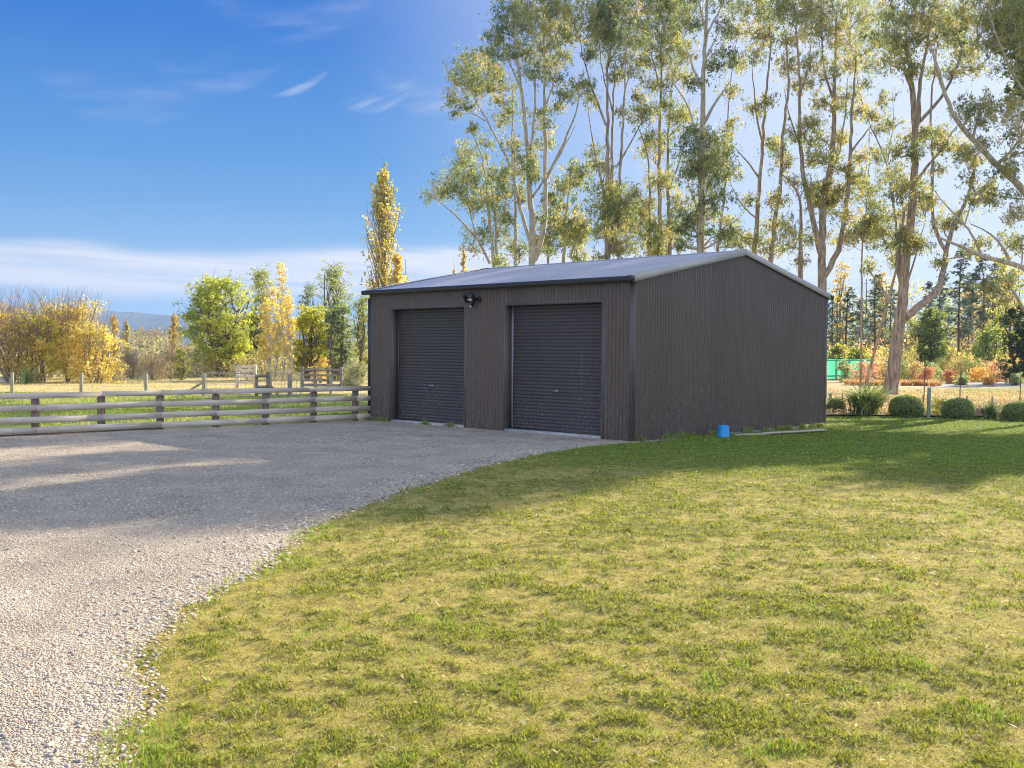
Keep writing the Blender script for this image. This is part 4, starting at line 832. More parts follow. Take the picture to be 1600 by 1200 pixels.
# ------------------------------------------------------------------ other trees
GOLD = [(.42, .30, .12), (.56, .42, .15), (.68, .53, .18), (.62, .56, .20)]
OLIVE = [(.18, .21, .06), (.32, .34, .09), (.48, .47, .12), (.62, .55, .12)]
LIME = [(.28, .31, .07), (.46, .46, .09), (.64, .58, .12)]
GREYG = [(.18, .22, .13), (.28, .32, .18), (.40, .42, .24)]
def crown_tree(name, label, cat, px, pyb, ptop, wpx, Yd, pal, nc=14, leaf=(.16, .09), per=420, tone=.45, trunk='bark', low=.25, stems=3, cs=.26, bare=0, group=None, shape='round', rpx=5, seed=0, droop=.2, lean=0, sub=7):
    r = np.random.default_rng(seed + int(px) * 3 + int(Yd)); b = P(px, pyb, Yd); gb = np.array([b[0], Yd, -.2]); top = P(px, ptop, Yd)[2]; h = top - gb[2]; w = wpx / F * Yd / 2
    tr = MB(); cr = MB(); R0 = rpx / 2 / F * Yd; ends = []
    for q in range(stems):
        a = r.random() * 6.28; f = (.25 + .6 * r.random()) if stems > 1 else 0
        e = gb + np.array([math.cos(a) * w * f + lean * w, math.sin(a) * w * f, h * (.72 + .2 * r.random())])
        st = gb + np.array([r.normal() * R0 * 2, r.normal() * R0 * 2, 0]) * (stems > 1); c = curve(st, e, r, .05, 8); tr.tube(c, np.linspace(R0, R0 * .25, 8), 7); ends.append(c)
    nc = int(nc * 1.35)
    for q in range(nc):
        zf = low + (1 - low) * ((q + r.random()) / nc)
        if shape == 'round': wf = math.sin(min(1, (zf - low * .5) / (1 - low * .5)) ** .8 * math.pi * .93) ** .6
        elif shape == 'cone': wf = 1.05 - .85 * (zf - low) / (1 - low)
        else: wf = (1 - abs(2 * zf - 1) ** 3) ** .5
        a = r.random() * 6.28; rad = w * wf * (.25 + .65 * r.random() ** .6) * (1 - cs * .5)
        c3 = gb + np.array([math.cos(a) * rad + lean * w * zf, math.sin(a) * rad, h * min(zf, 1 - cs * w / h * .7)])
        k = ends[r.integers(len(ends))]; s_ = k[min(7, max(1, int(zf * 6)))]; tr.tube(curve(s_, c3, r, .08, 5), np.linspace(R0 * .4, R0 * .1, 5), 5, cap=False)
        R_ = w * cs * 1.7 * (.7 + .5 * r.random()); tn = tone + r.normal(0, .14)
        clump(cr, c3, (R_, R_, R_ * .85), int(per * .62), leaf[0], leaf[1], pal, tn, r, droop, sub * 2)
        for j in range(3):
            e = c3 + r.normal(size=3) * R_ * .7; tr.tube(curve(c3, e, r, .1, 3), [R0 * .1, R0 * .08, R0 * .04], 4, cap=False)
    for q in range(bare):
        k = ends[r.integers(len(ends))]; s_ = k[r.integers(3, 7)]; e = np.array([gb[0] + r.normal() * w * .55, gb[1] + r.normal() * w * .4, gb[2] + h * (.8 + .45 * r.random())])
        s_ = s_ * .5 + e * .5 - (0, 0, h * .25); c = curve(s_, e, r, .05, 4); tr.tube(c, np.linspace(.022, .006, 4), 4, cap=False)
        for j in range(3):
            s2 = c[r.integers(1, 3)]; tr.tube(curve(s2, s2 + r.normal(size=3) * (.25, .25, .2) * h * .25 + (0, 0, h * .12), r, .06, 3), [.010, .008, .004], 3, cap=False)
    t = thing(name, label, cat, gb, group=group); tr.build('trunk', M[trunk], t, gb, True); cr.build('crown', M['leaf'], t, gb); return t

def poplar(label, px, pyb, ptop, wpx, Yd, pal, n=60, per=60, leaf=(.2, .15), bare=.25, group=None, seed=0, tone=.5, trunk='greytwig', parts=True):
    r = np.random.default_rng(seed + int(px * 7)); gb = P(px, pyb, Yd); gb[2] = -.2; top = P(px, ptop, Yd)[2]; h = top + .2; w = wpx / F * Yd / 2 * 1.12
    tr = MB(); cr = MB(); R0 = w * .10
    tr.tube(curve(gb, gb + (0, 0, h), r, .008, 8), np.linspace(R0, .02, 8), 6)
    for q in range(n):
        zf = .10 + .86 * (q + r.random()) / n; a = r.random() * 6.28; wf = w * (.35 + .65 * math.sin(min(1, zf * 1.25) * math.pi * .5)) * (1 - max(0, zf - .45) / .62) * (.75 + .4 * r.random())
        s_ = gb + (0, 0, h * zf * .92); e = gb + np.array([math.cos(a) * wf, math.sin(a) * wf, min(h * .99, h * (zf * .92) + wf * (2.2 + 1.5 * r.random()))])
        c = curve(s_, e, r, .05, 5); c[1:4, :2] = (c[1:4, :2] * 1.0 + (e[:2] - s_[:2]) * .15); tr.tube(c, np.linspace(R0 * .3, .012, 5), 4, cap=False)
        if r.random() < bare and zf > .0: continue
        tn = tone + r.normal(0, .2)
        for u_ in (.35, .6, .85):
            cc = s_ + (e - s_) * u_; rr = wf * .30 + .16; clump(cr, cc, (rr, rr, rr * 1.9), int(per * .55), leaf[0], leaf[1], pal, tn, r, .2, 4, 1)
    t = thing('poplar_tree', label, 'tree', gb, group=group)
    tr.build('trunk', M[trunk], t, gb, True); cr.build('crown', M['leaf'], t, gb); return t

poplar('tall golden poplar rising behind the left corner of the shed roof', 597, 590, 243, 60, 92, [(.30, .32, .15), (.50, .44, .17), (.66, .52, .18), (.70, .58, .22)], 120, 60, (.22, .15), .38, tone=.45, seed=3)
poplar('shorter golden poplar leaning against the right side of the tall one', 620, 590, 385, 34, 90, GOLD, 46, 60, (.22, .16), .15, tone=.75, seed=4)
poplar('bare grey poplar with almost no leaves at the right of the golden poplars', 633, 590, 405, 18, 94, GREYG, 34, 12, (.18, .12), .7, seed=5)
poplar('thin distant golden poplar just above the shed roof edge', 708, 575, 401, 8, 190, GOLD, 26, 30, (.35, .25), .1, seed=6)
poplar('distant golden poplar above the roof, left of the leaning gum', 724, 575, 377, 20, 180, GOLD, 50, 40, (.35, .25), .1, seed=7)
poplar('brown and gold poplar in front of the blue hills, right of the orange willows', 179, 577, 489, 15, 115, [(.34, .22, .09), (.52, .36, .12), (.60, .46, .14)], 44, 26, (.22, .16), .25, seed=8)
poplar('slim poplar right of the brown and gold one, in front of the blue hills', 198, 577, 499, 11, 125, [(.36, .28, .10), (.55, .44, .14)], 34, 24, (.22, .16), .3, seed=9)
poplar('slim golden poplar beside the big green wattle tree', 272, 585, 485, 14, 100, [(.40, .28, .09), (.62, .42, .12)], 40, 26, (.2, .15), .2, seed=10)
poplar('pale poplar tip showing between the grey gum and the tall golden poplar', 566, 590, 455, 14, 84, GREYG, 34, 26, (.18, .12), .3, seed=11)
# far plantation rows
r = np.random.default_rng(33); fp = []
for q in range(34):
    px_ = 206 + q * 2.35 + r.normal(0, .5); pt = 511 + 3 * math.sin(q * .7) + r.normal(0, 2) + max(0, (q - 20)) * .15
    t = poplar('pale gold poplar in the far plantation row at the foot of the hills', px_, 548, pt, 3.6, 420 + r.normal(0, 18), [(.42, .33, .16), (.56, .45, .22)], 16, 26, (.35, .25), .1, group='poplars of the far plantation row', seed=200 + q)

# willows and scrub on the left
crown_tree('willow_tree', 'orange willow with dark stems at the left edge of the paddock', 'tree', 18, 605, 490, 120, 57, GOLD, 24, (.15, .06), 380, .35, 'greytwig', .15, 7, .26, 60, 'orange willows along the paddock', rpx=3.2, seed=41)
crown_tree('willow_tree', 'olive yellow willow second from the left edge, behind the spiky flax', 'tree', 64, 604, 490, 96, 58, OLIVE[1:] + [GOLD[2]], 18, (.14, .06), 380, .45, 'greytwig', .12, 6, .28, 50, 'orange willows along the paddock', rpx=3.2, seed=42)
crown_tree('willow_tree', 'golden orange willow with bare twigs on top, tallest of the willow clump', 'tree', 108, 602, 476, 116, 59, GOLD, 28, (.14, .06), 420, .55, 'greytwig', .12, 7, .26, 90, 'orange willows along the paddock', rpx=3.2, seed=43)
crown_tree('willow_tree', 'low bright yellow willow at the right end of the willow clump', 'tree', 150, 600, 508, 96, 58, GOLD[1:], 22, (.14, .06), 380, .65, 'greytwig', .10, 6, .28, 40, 'orange willows along the paddock', rpx=3, seed=44)
crown_tree('willow_tree', 'pinkish brown half bare willow behind the olive one', 'tree', 78, 600, 476, 80, 66, [(.42, .25, .12), (.58, .36, .16)], 12, (.12, .05), 190, .5, 'twig', .4, 6, .26, 44, 'orange willows along the paddock', rpx=2.6, seed=45)
crown_tree('willow_tree', 'pinkish half bare willow behind the leftmost orange one', 'tree', 14, 600, 470, 80, 68, [(.42, .25, .12), (.58, .36, .16)], 10, (.12, .05), 150, .5, 'twig', .4, 6, .26, 44, 'orange willows along the paddock', rpx=2.6, seed=46)
SCR = [(.22, .16, .12), (.34, .26, .20), (.42, .34, .24)]
for px_, pt, wp, Yd, lb in ((172, 556, 46, 62, 'brown leaning scrub bush at the right foot of the yellow willow'), (205, 548, 52, 66, 'grey brown bare scrub bush left of the middle of the bare scrub'), (240, 556, 50, 64, 'grey brown bare scrub bush right of the brown leaning one, under the far poplars'), (268, 545, 44, 66, 'tall bare brown bush at the left foot of the big green wattle'), (222, 552, 60, 78, 'pale bare scrub farther back behind the grey brown bushes'), (190, 560, 40, 85, 'low pale scrub beyond the slim poplar')):
    crown_tree('scrub_bush', lb, 'bush', px_, 598, pt, wp, Yd, SCR, 12, (.10, .04), 150, .5, 'greytwig', .15, 9, .28, 26, 'bare scrub between the willows and the wattle', rpx=1.6, seed=50)
crown_tree('green_shrub', 'small dark green shrub at the left foot of the big wattle', 'shrub', 282, 590, 545, 26, 64, OLIVE[:3], 9, (.12, .05), 300, .3, 'bark', .1, 3, .35, 0, rpx=2, seed=60)
crown_tree('wattle_tree', 'big rounded yellow green wattle tree left of the golden birches', 'tree', 343, 592, 438, 122, 72, [(.20, .24, .07), (.38, .42, .11), (.58, .57, .13), (.78, .68, .14)], 52, (.20, .08), 420, .42, 'bark', .16, 6, .20, 0, rpx=6, seed=61, sub=9)
crown_tree('wattle_tree', 'smaller darker wattle tree between the big wattle and the golden birches', 'tree', 395, 592, 492, 60, 76, OLIVE, 22, (.18, .08), 380, .35, 'bark', .16, 5, .24, 0, rpx=5, seed=62)
crown_tree('slender_gum_tree', 'slender olive gum tree standing directly behind the golden birches', 'tree', 409, 592, 421, 36, 76, OLIVE, 20, (.17, .06), 260, .45, 'bark', .40, 2, .42, 0, rpx=4, seed=63)
for q, (px_, pt, wp, Yd, lb) in enumerate(((414, 470, 24, 64, 'golden birch with white stem, leftmost of the golden birches'), (428, 450, 26, 66, 'golden birch with white stem, second of the golden birches from the left'), (440, 412, 22, 68, 'tallest and narrowest golden birch, its thin top above the others'), (449, 462, 26, 65, 'golden birch with white stem, rightmost of the golden birches'))):
    crown_tree('birch_tree', lb, 'tree', px_, 596, pt, wp, Yd, GOLD[1:], 20, (.13, .08), 130, .6, 'white', .28, 1, .42, 0, 'golden birches behind the farm gate', 'oval', 3.2, seed=64 + q)
crown_tree('yellow_tree', 'bright lime yellow leafy tree between the golden birches and the grey gums', 'tree', 484, 592, 482, 76, 68, LIME, 34, (.16, .09), 420, .5, 'bark', .18, 4, .22, 0, rpx=5, seed=70, lean=.1)
crown_tree('slender_gum_tree', 'thin grey green gum tree rising behind the lime yellow tree', 'tree', 487, 592, 443, 38, 84, GREYG, 14, (.17, .06), 260, .5, 'bark', .35, 3, .42, 0, rpx=4, seed=71)
crown_tree('slender_gum_tree', 'grey green gum tree, tallest between the birches and the tall poplar', 'tree', 521, 592, 415, 56, 82, GREYG + [OLIVE[2]], 26, (.17, .07), 300, .55, 'bark', .32, 3, .34, 0, rpx=5, seed=72)
crown_tree('bushy_gum_tree', 'low bushy blue green gum in front of the tallest grey green gum', 'tree', 528, 592, 476, 50, 66, [(.10, .15, .09), (.17, .23, .13), (.30, .34, .16)], 24, (.15, .07), 330, .45, 'bark', .12, 3, .30, 0, rpx=5, seed=73)
crown_tree('slender_gum_tree', 'narrow sparse gum tree touching the left corner of the shed', 'tree', 566, 592, 463, 34, 70, OLIVE[:3], 20, (.15, .06), 240, .45, 'bark', .15, 3, .40, 0, rpx=4, seed=74)
crown_tree('grey_shrub', 'soft grey green shrub at the left corner of the shed', 'shrub', 556, 606, 568, 48, 52, [(.26, .27, .20), (.38, .38, .28)], 14, (.12, .035), 320, .5, 'greytwig', .1, 4, .34, 0, rpx=2, seed=75)
crown_tree('orange_shrub', 'small orange shrub beneath the grey gums by the stock yard', 'shrub', 500, 598, 560, 30, 60, [(.45, .32, .10), (.60, .45, .14)], 9, (.11, .06), 180, .5, 'greytwig', .1, 3, .36, 0, rpx=2, seed=76)

def strap_clump(name, label, c, n, L_, w_, cols, seed, up=.9, mat_='grass', group=None, cat='plant'):
    r = np.random.default_rng(seed); m = MB(); c = np.asarray(c, float)
    for q in range(n):
        a = r.random() * 6.283; ln = L_ * (.6 + .5 * r.random()); el0 = up + .5 * r.random(); s_ = c + np.array([r.normal() * L_ * .12, r.normal() * L_ * .12, 0])
        t = np.linspace(0, 1, 6)[:, None]; hd = np.array([math.cos(a), math.sin(a), 0])
        bend = (1.0 + .9 * r.random()) * t[:, 0] ** 1.6; ang_ = el0 - bend
        steps = np.stack([np.cos(ang_) * hd[0], np.cos(ang_) * hd[1], np.sin(ang_)], 1) * ln / 5; pts = s_ + np.vstack([np.zeros(3), np.cumsum(steps[:-1], 0)])
        pts[:, 2] = np.maximum(pts[:, 2], c[2] + .01)
        sd_ = np.array([-hd[1], hd[0], .15 * r.normal()]); wv = w_ * np.array([.6, 1, 1, .85, .55, .08])[:, None] / 2
        V = np.stack([pts - sd_ * wv, pts + sd_ * wv], 1).reshape(-1, 3); i = np.arange(5)[:, None] * 2
        m.add(V, (i + np.array([[0, 1, 3, 2]])), palette(cols, np.array([r.random()]), r)[0])
    o = m.build(name, M[mat_], None, c); return tag(o, label, cat, group)
DH = 32.6
def gz(px, pyb): q = G(px, pyb, -.1); q[2] = -.1; return q
STR = [(.16, .22, .07), (.30, .36, .14), (.60, .60, .36)]
strap_clump('strap_plant', 'large arching strap-leaved plant right beside the corner of the shed', gz(1352, 649), 620, 1.35, .05, STR, 81)
strap_clump('strap_plant', 'small arching strap-leaved plant half hidden by the shed corner', gz(1299, 645), 150, .65, .04, STR, 82)
strap_clump('strap_plant', 'arching strap-leaved plant between the second and third clipped shrubs', gz(1548, 654), 260, .75, .04, [(.12, .18, .08), (.24, .30, .14), (.52, .54, .34)], 83)
strap_clump('strap_plant', 'spiky flax in front of the olive willow at the far side of the paddock', (*at(42, 56), -.1), 90, 1.3, .07, [(.22, .28, .08), (.50, .52, .30)], 84, 1.1)
strap_clump('strap_plant', 'low pale strap-leaved tuft at the right end of the shrub row', gz(1568, 656), 110, .55, .035, [(.40, .40, .22), (.62, .58, .38)], 85)

def ball(name, label, px, pyb, wpx, hpx, seed, group, pal=((.18, .24, .09), (.32, .38, .15), (.52, .56, .30))):
    r = np.random.default_rng(seed); b = gz(px, pyb); s_ = b[1] / F; a = wpx * s_ / 2; h = hpx * s_; b[1] += a * .6
    n = 30; k = 16; th = np.arange(n) * 2 * math.pi / n; ph = np.linspace(0, 1, k)
    prf = [(a * .90 * (1 - max(0, p_ - .42) ** 2 / .3364) ** .5 * (.86 + .14 * min(1, p_ / .3)), h * .94 * p_) for p_ in ph]; prf[-1] = (.001, h * .94)
    V = np.array([[b[0] + q * math.cos(t_), b[1] + q * math.sin(t_), b[2] + z_] for q, z_ in prf for t_ in th])
    V[:, :2] += (fbm(V[:, 2:3] * 6 + V[:, :1] * 4, V[:, 1:2] * 6, seed, 3) - .5) * .06
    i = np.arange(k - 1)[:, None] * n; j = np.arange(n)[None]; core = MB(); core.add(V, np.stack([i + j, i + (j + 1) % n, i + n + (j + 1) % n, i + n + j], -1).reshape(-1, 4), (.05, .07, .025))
    lv = MB(); N_ = 9000; p_ = r.random(N_) ** .85; rad = np.interp(p_, ph, [q[0] for q in prf]); an_ = r.random(N_) * 6.283
    bump = .96 + .22 * fbm(an_ * 2.2, p_ * 5, seed + 1, 4) + .05 * r.random(N_) ** 6
    C3 = np.stack([b[0] + rad * bump * np.cos(an_), b[1] + rad * bump * np.sin(an_), b[2] + h * (p_ * .97 + .02) * (1 + .04 * r.random(N_))], 1)
    leaves(lv, C3, .045, .026, palette(pal, .45 + r.normal(0, .2, N_), r), r, -.2)
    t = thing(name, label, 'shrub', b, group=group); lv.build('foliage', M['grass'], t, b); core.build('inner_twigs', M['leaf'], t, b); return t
gp_ = 'clipped round shrubs along the garden fence'
ball('clipped_shrub', 'clipped round green shrub left of the tall round fence post', 1422, 652, 54, 34, 1, gp_)
ball('clipped_shrub', 'clipped round green shrub right of the tall round fence post', 1503, 655, 50, 32, 2, gp_)
ball('clipped_shrub', 'clipped round green shrub cut off by the right edge of the picture', 1600, 658, 50, 30, 3, gp_)
ball('clipped_shrub', 'small clipped green shrub by the shed corner, behind the strap leaves', 1310, 646, 28, 24, 4, gp_)
ball('clipped_shrub', 'bright green rounded bush behind the rail fence near the shed', 545, 607, 26, 16, 5, None, ((.16, .24, .04), (.28, .38, .07), (.40, .48, .12)))
crown_tree('feathery_shrub', 'loose feathery green shrub right of the tall round fence post', 'shrub', 1467, 652, 622, 36, 33.5, OLIVE[:3], 12, (.05, .02), 260, .5, 'twig', .1, 4, .34, 0, rpx=1.2, seed=90)

wirefence('garden_fence', 'post and wire garden fence behind the clipped shrubs', [at(1298, 36.5), at(1452, 32.6), (at(1740, 31)[0], 31)], [.62, .98, 1.0], (.15, .3, .45, .62), M['gpost'], .06,
          [(at(q, 34.2)[0], 34.2 - (q - 1350) * .012, .72) for q in (1322, 1345, 1373, 1426, 1479, 1509, 1541)], wr=.003)
# stakes for young trees
for q, (px_, lb) in enumerate(((1444, 'thin brown stake in the garden left of the round fence post'), (1500, 'tall thin stake standing in the garden behind the second clipped shrub'), (1594, 'thin stake in the garden at the right edge'))):
    b = P(px_, 600, 40); MB().tube([(b[0], 40, -.2), (b[0] + .03, 40.02, 1.5 - .2 * q)], [.022, .016], 6).build('garden_stake', M['bark']); o = bpy.data.objects['garden_stake' if q == 0 else 'garden_stake.%03d' % q]; tag(o, lb, 'stake', 'thin garden stakes')

# turquoise shade cloth screen
M['cloth'] = leafmat('shade_cloth', .4, .7); a = np.array([*at(1287, 79), -.1]); b = np.array([*at(1368, 79), -.1])
t = thing('shade_screen', 'turquoise shade cloth screen on a timber frame at the back of the garden', 'screen', a); L3 = b - a
for q in range(5): c_ = a + L3 * q / 4; MB().box(c_ + (0, .06, .8), (.09, .08, 1.66)).build('post', M['rail'], t, a)
for z_ in (.35, 1.58): MB().box2(a + (0, .08, z_), b + (0, .08, z_), .04, .09).build('rail', M['rail'], t, a)
m = MB(); n = 40
xs_ = np.linspace(0, 1, n); zz = np.linspace(.08, 1.62, 8); V = np.array([[*(a + L3 * x_)[:2], a[2] + z_] for z_ in zz for x_ in xs_]); V[:, 1] += .03 * np.sin(V[:, 0] * 5) + .02 * np.sin(V[:, 2] * 7 + V[:, 0] * 3)
i = np.arange(7)[:, None] * n; j = np.arange(n - 1)[None]; m.add(V, np.stack([i + j, i + j + 1, i + n + j + 1, i + n + j], -1).reshape(-1, 4), (.12, .58, .48)); m.build('shade_cloth', M['cloth'], t, a, True)

# garden shrubs behind, one by one
PK = [(.42, .20, .17), (.60, .34, .28), (.70, .48, .36)]; PE = [(.45, .32, .16), (.66, .48, .26), (.78, .62, .38)]; YG = [(.36, .38, .12), (.60, .58, .22), (.74, .68, .34)]; RD = [(.40, .19, .13), (.56, .30, .20)]; OR = [(.62, .38, .14), (.75, .50, .20)]; GG = [(.22, .28, .14), (.42, .46, .26)]; DG = [(.10, .14, .05), (.20, .25, .08)]
SH = [(1318, 593, 564, 14, GG, 'small conical grey green shrub in front of the turquoise screen', 70), (1342, 592, 566, 26, PK, 'pink red shrub in front of the turquoise screen', 72), (1359, 592, 566, 20, PK, 'dusky pink shrub at the right end of the turquoise screen', 74), (1374, 592, 562, 22, PE, 'pale peach shrub between the screen and the thick gum trunk', 76),
 (1412, 593, 562, 24, YG, 'pale yellow green shrub just right of the thick gum trunk', 78), (1432, 592, 566, 24, PE, 'peach coloured shrub second right of the thick gum trunk', 76), (1446, 593, 574, 20, RD, 'low rust red shrub in the middle of the garden', 70), (1458, 592, 570, 26, GG, 'whitish green shrub in the middle of the garden', 74), (1468, 590, 560, 22, YG, 'tall pale yellow shrub behind the whitish green one', 82),
 (1486, 594, 578, 16, RD, 'dark red low shrub in front of the pale yellow one', 69), (1492, 591, 562, 28, PE, 'straw and peach shrub behind the dark red one', 80), (1514, 592, 562, 30, YG, 'large lime and straw shrub left of the bright orange one', 78), (1528, 593, 576, 22, OR, 'bright orange low shrub behind the second clipped shrub', 74), (1541, 592, 562, 30, PE, 'large pale apricot shrub right of the bright orange one', 79),
 (1558, 592, 566, 24, PK, 'pinkish shrub right of the large apricot one', 76), (1574, 592, 562, 28, PE, 'apricot shrub near the right edge of the picture', 80), (1592, 590, 545, 26, OR, 'tall orange leaved sapling at the right edge of the picture', 84), (1585, 596, 584, 18, GG, 'low silver green shrub by the garden path at the right edge', 66), (1504, 597, 588, 14, GG, 'little round grey green plant beside the garden path', 66), (1545, 597, 590, 14, OR, 'little orange plant beside the garden path', 66), (1426, 590, 548, 34, YG, 'tall loose yellow green shrub farther back right of the gum trunk', 90)]
for q, (px_, pb, pt, wp, pl, lb, Yd) in enumerate(SH):
    crown_tree('garden_shrub', lb, 'shrub', px_, pb, pt, wp * 1.5, Yd, pl, 12, (.10, .06), 230, .5, 'twig', .08, 4, .36, 0, 'autumn shrubs in the garden beds', rpx=1, seed=100 + q)
for q in range(15):
    px_ = 1322 + q * 9.2 + (q > 7) * 16; c_ = np.array([*at(px_ + rng.normal(0, 1), 64 + rng.normal(0, .6)), -.1])
    strap_clump('tussock_plant', 'orange brown tussock, %s in the row in front of the garden shrubs' % ('first second third fourth fifth sixth seventh eighth ninth tenth eleventh twelfth thirteenth fourteenth'.split() + ['last'])[q] + ' from left' * (q < 14), c_, 110, .62 + .1 * rng.random(), .03, [(.42, .24, .12), (.66, .42, .22), (.74, .54, .30)], 300 + q, .9, 'grass', 'orange tussocks in a row', 'tussock')

# pines and mixed trees behind the garden
def pine(label, px, ptop, wpx, Yd, seed, low=.25, pal=((.09, .135, .10), (.16, .215, .145), (.26, .31, .20)), dens=1.0, name='pine_tree'):
    r = np.random.default_rng(seed); gb = np.array([*at(px, Yd), -.2]); top = P(px, ptop, Yd)[2]; h = top + .2; w = wpx / F * Yd / 2; tr = MB(); cr = MB()
    tr.tube(curve(gb, gb + (r.normal() * .2, 0, h), r, .012, 8), np.linspace(w * .085, .03, 8), 7)
    nb = int(h * 3.8)
    for q in range(nb):
        zf = low + (1 - low) * (q + r.random()) / nb; a = r.random() * 6.28; L_ = w * (1.05 - .75 * (zf - low) / (1 - low)) * (.55 + .5 * r.random())
        s_ = gb + (0, 0, h * zf); e = s_ + np.array([math.cos(a) * L_, math.sin(a) * L_, L_ * (.05 + .3 * r.random())]); tr.tube(curve(s_, e, r, .06, 4), [.04, .03, .02, .01], 4, cap=False)
        for u_ in (.55, .8, 1.0):
            cc = s_ + (e - s_) * u_ + r.normal(size=3) * .12; rr = .26 + .16 * L_; clump(cr, cc, (rr, rr, rr * .55), int(75 * dens), .20, .04, pal, .45 + r.normal(0, .15), r, -.2, 4, 1)
    t = thing(name, label, 'tree', gb, group='pines behind the garden'); tr.build('trunk', M['pinebark'], t, gb, True); cr.build('crown', M['needle'], t, gb); return t
for q, (px_, pt, wp, Yd, lw, lb) in enumerate(((1326, 455, 50, 94, .10, 'low dark pine right of the shed corner, above the turquoise screen'), (1367, 430, 46, 98, .25, 'dark pine left of the thick gum trunk'), (1345, 470, 40, 112, .2, 'thin pine farther back between the two pines above the screen'), (1448, 440, 44, 108, .3, 'pine seen just right of the thick gum trunk'), (1497, 388, 50, 98, .30, 'tall pine behind the middle of the garden, left of a close pair'),
        (1528, 398, 40, 96, .38, 'left pine of the close pair in front of the orange foliage'), (1512, 430, 34, 104, .4, 'thin-stemmed pine in the gap between the tall pine and the close pair'), (1549, 410, 40, 106, .3, 'right pine of the close pair, crown against the sky'), (1470, 425, 40, 116, .25, 'pale distant pine between the gum limb and the tall pine'), (1572, 440, 44, 112, .2, 'pine behind the dark dense conifer'), (1300, 470, 40, 116, .1, 'pine mostly hidden by the far corner of the shed'), (1392, 450, 44, 118, .2, 'distant pine behind the thick gum trunk'))):
    pine(lb, px_, pt, wp, Yd, 400 + q, lw)
crown_tree('dense_conifer', 'very dark dense conifer at the right edge of the picture', 'tree', 1590, 590, 480, 66, 70, [(.035, .06, .03), (.06, .095, .045)], 34, (.14, .06), 480, .5, 'pinebark', .08, 2, .26, 0, rpx=6, seed=500)
crown_tree('leafy_tree', 'rounded glossy green tree right of the thick gum trunk', 'tree', 1452, 590, 484, 58, 84, [(.10, .14, .05), (.22, .27, .09), (.46, .48, .18)], 30, (.20, .10), 330, .45, 'bark', .12, 3, .26, 0, rpx=5, seed=501)
crown_tree('leafy_tree', 'loose green tree in front of the close pair of pines', 'tree', 1545, 590, 512, 60, 82, [(.12, .16, .06), (.26, .32, .10), (.48, .50, .18)], 26, (.18, .09), 280, .5, 'bark', .12, 4, .26, 0, rpx=4, seed=502)
for q, (px_, pt, wp, Yd, pl, lb) in enumerate(((1312, 410, 34, 124, GOLD, 'yellow autumn tree above the far corner of the shed'), (1372, 425, 30, 128, GOLD, 'yellow autumn tree left of the thick gum trunk'), (1510, 440, 40, 124, PE, 'peach orange autumn tree glowing behind the tall pine'), (1538, 455, 44, 128, OR + PE, 'orange autumn tree behind the close pair of pines'), (1572, 400, 50, 92, LIME, 'yellow green tree above the dark conifer'), (1472, 540, 24, 86, GOLD, 'small yellow sapling low between the pines'), (1340, 545, 44, 88, OLIVE, 'low olive tree directly above the turquoise screen'), (1556, 480, 40, 118, LIME, 'lime yellow tree showing between the pines and the dark conifer'), (1425, 500, 40, 124, OLIVE, 'olive tree behind the glossy green tree'), (1400, 520, 60, 105, GREYG, 'grey green tree low behind the thick gum trunk'), (1310, 540, 40, 90, OLIVE, 'low olive bush behind the corner of the shed'))):
    crown_tree('autumn_tree', lb, 'tree', px_, 590, pt, wp, Yd, pl, 20, (.20, .11), 230, .5, 'bark', .15, 3, .30, 0, 'mixed trees behind the garden', rpx=3, seed=510 + q)

r = np.random.default_rng(601); m = MB(); k = 26000; yy = 86 + 40 * r.random(k); xx = (.30 + .32 * r.random(k)) * yy; hh = .3 + 2.6 * fbm(xx * .25, yy * .25, 602, 3) ** 1.5 * 2
pal_ = palette([(.22, .28, .10), (.50, .46, .18), (.70, .50, .24), (.62, .34, .16), (.74, .62, .32)], (fbm(xx * .3, yy * .3, 603, 3) - .25) * 1.9, r)
leaves(m, np.stack([xx, yy, -.1 + hh * r.random(k)], 1), .34, .2, pal_, r, .1)
tag(m.build('undergrowth', M['leaf']), 'tangle of cream, orange and green undergrowth beneath the pines', 'undergrowth', kind='stuff')
m = MB(); k = 30000; yy = 33.6 + 22 * r.random(k) ** 1.3; xx = (.27 + .30 * r.random(k)) * yy; keep = vnoise(xx * .9, yy * .9, 604) > .35; xx, yy = xx[keep], yy[keep]; k = len(xx)
leaves(m, np.stack([xx, yy, -.06 + .16 * r.random(k)], 1), .10, .035, palette([(.22, .15, .11), (.40, .27, .20), (.50, .37, .28), (.30, .28, .14)], r.random(k), r), r, -1.0)
tag(m.build('mulch_litter', M['leaf']), 'dry brown stalks and leaf litter on the garden bed', 'leaf litter', kind='stuff')
m = MB(); k = 42000; yy = 26 + 46 * r.random(k); xx = -(.08 + .60 * r.random(k)) * yy; keep = (xx < xf(yy) - .3) | (yy > 30); xx, yy = xx[keep], yy[keep]; k = len(xx); st_ = sstep(yy, 42, 48)
cc = mixc(palette([(.24, .32, .06), (.40, .44, .10), (.50, .46, .18)], r.random(k), r), (.72, .58, .28), st_ * (.7 + .3 * r.random(k)))
leaves(m, np.stack([xx, yy, -.05 + .03 * r.random(k)], 1), .14, .03, cc, r, -1.3)
tag(m.build('paddock_grass', M['grass']), 'cropped green and straw coloured grass of the yard and paddock', 'grass', kind='stuff')
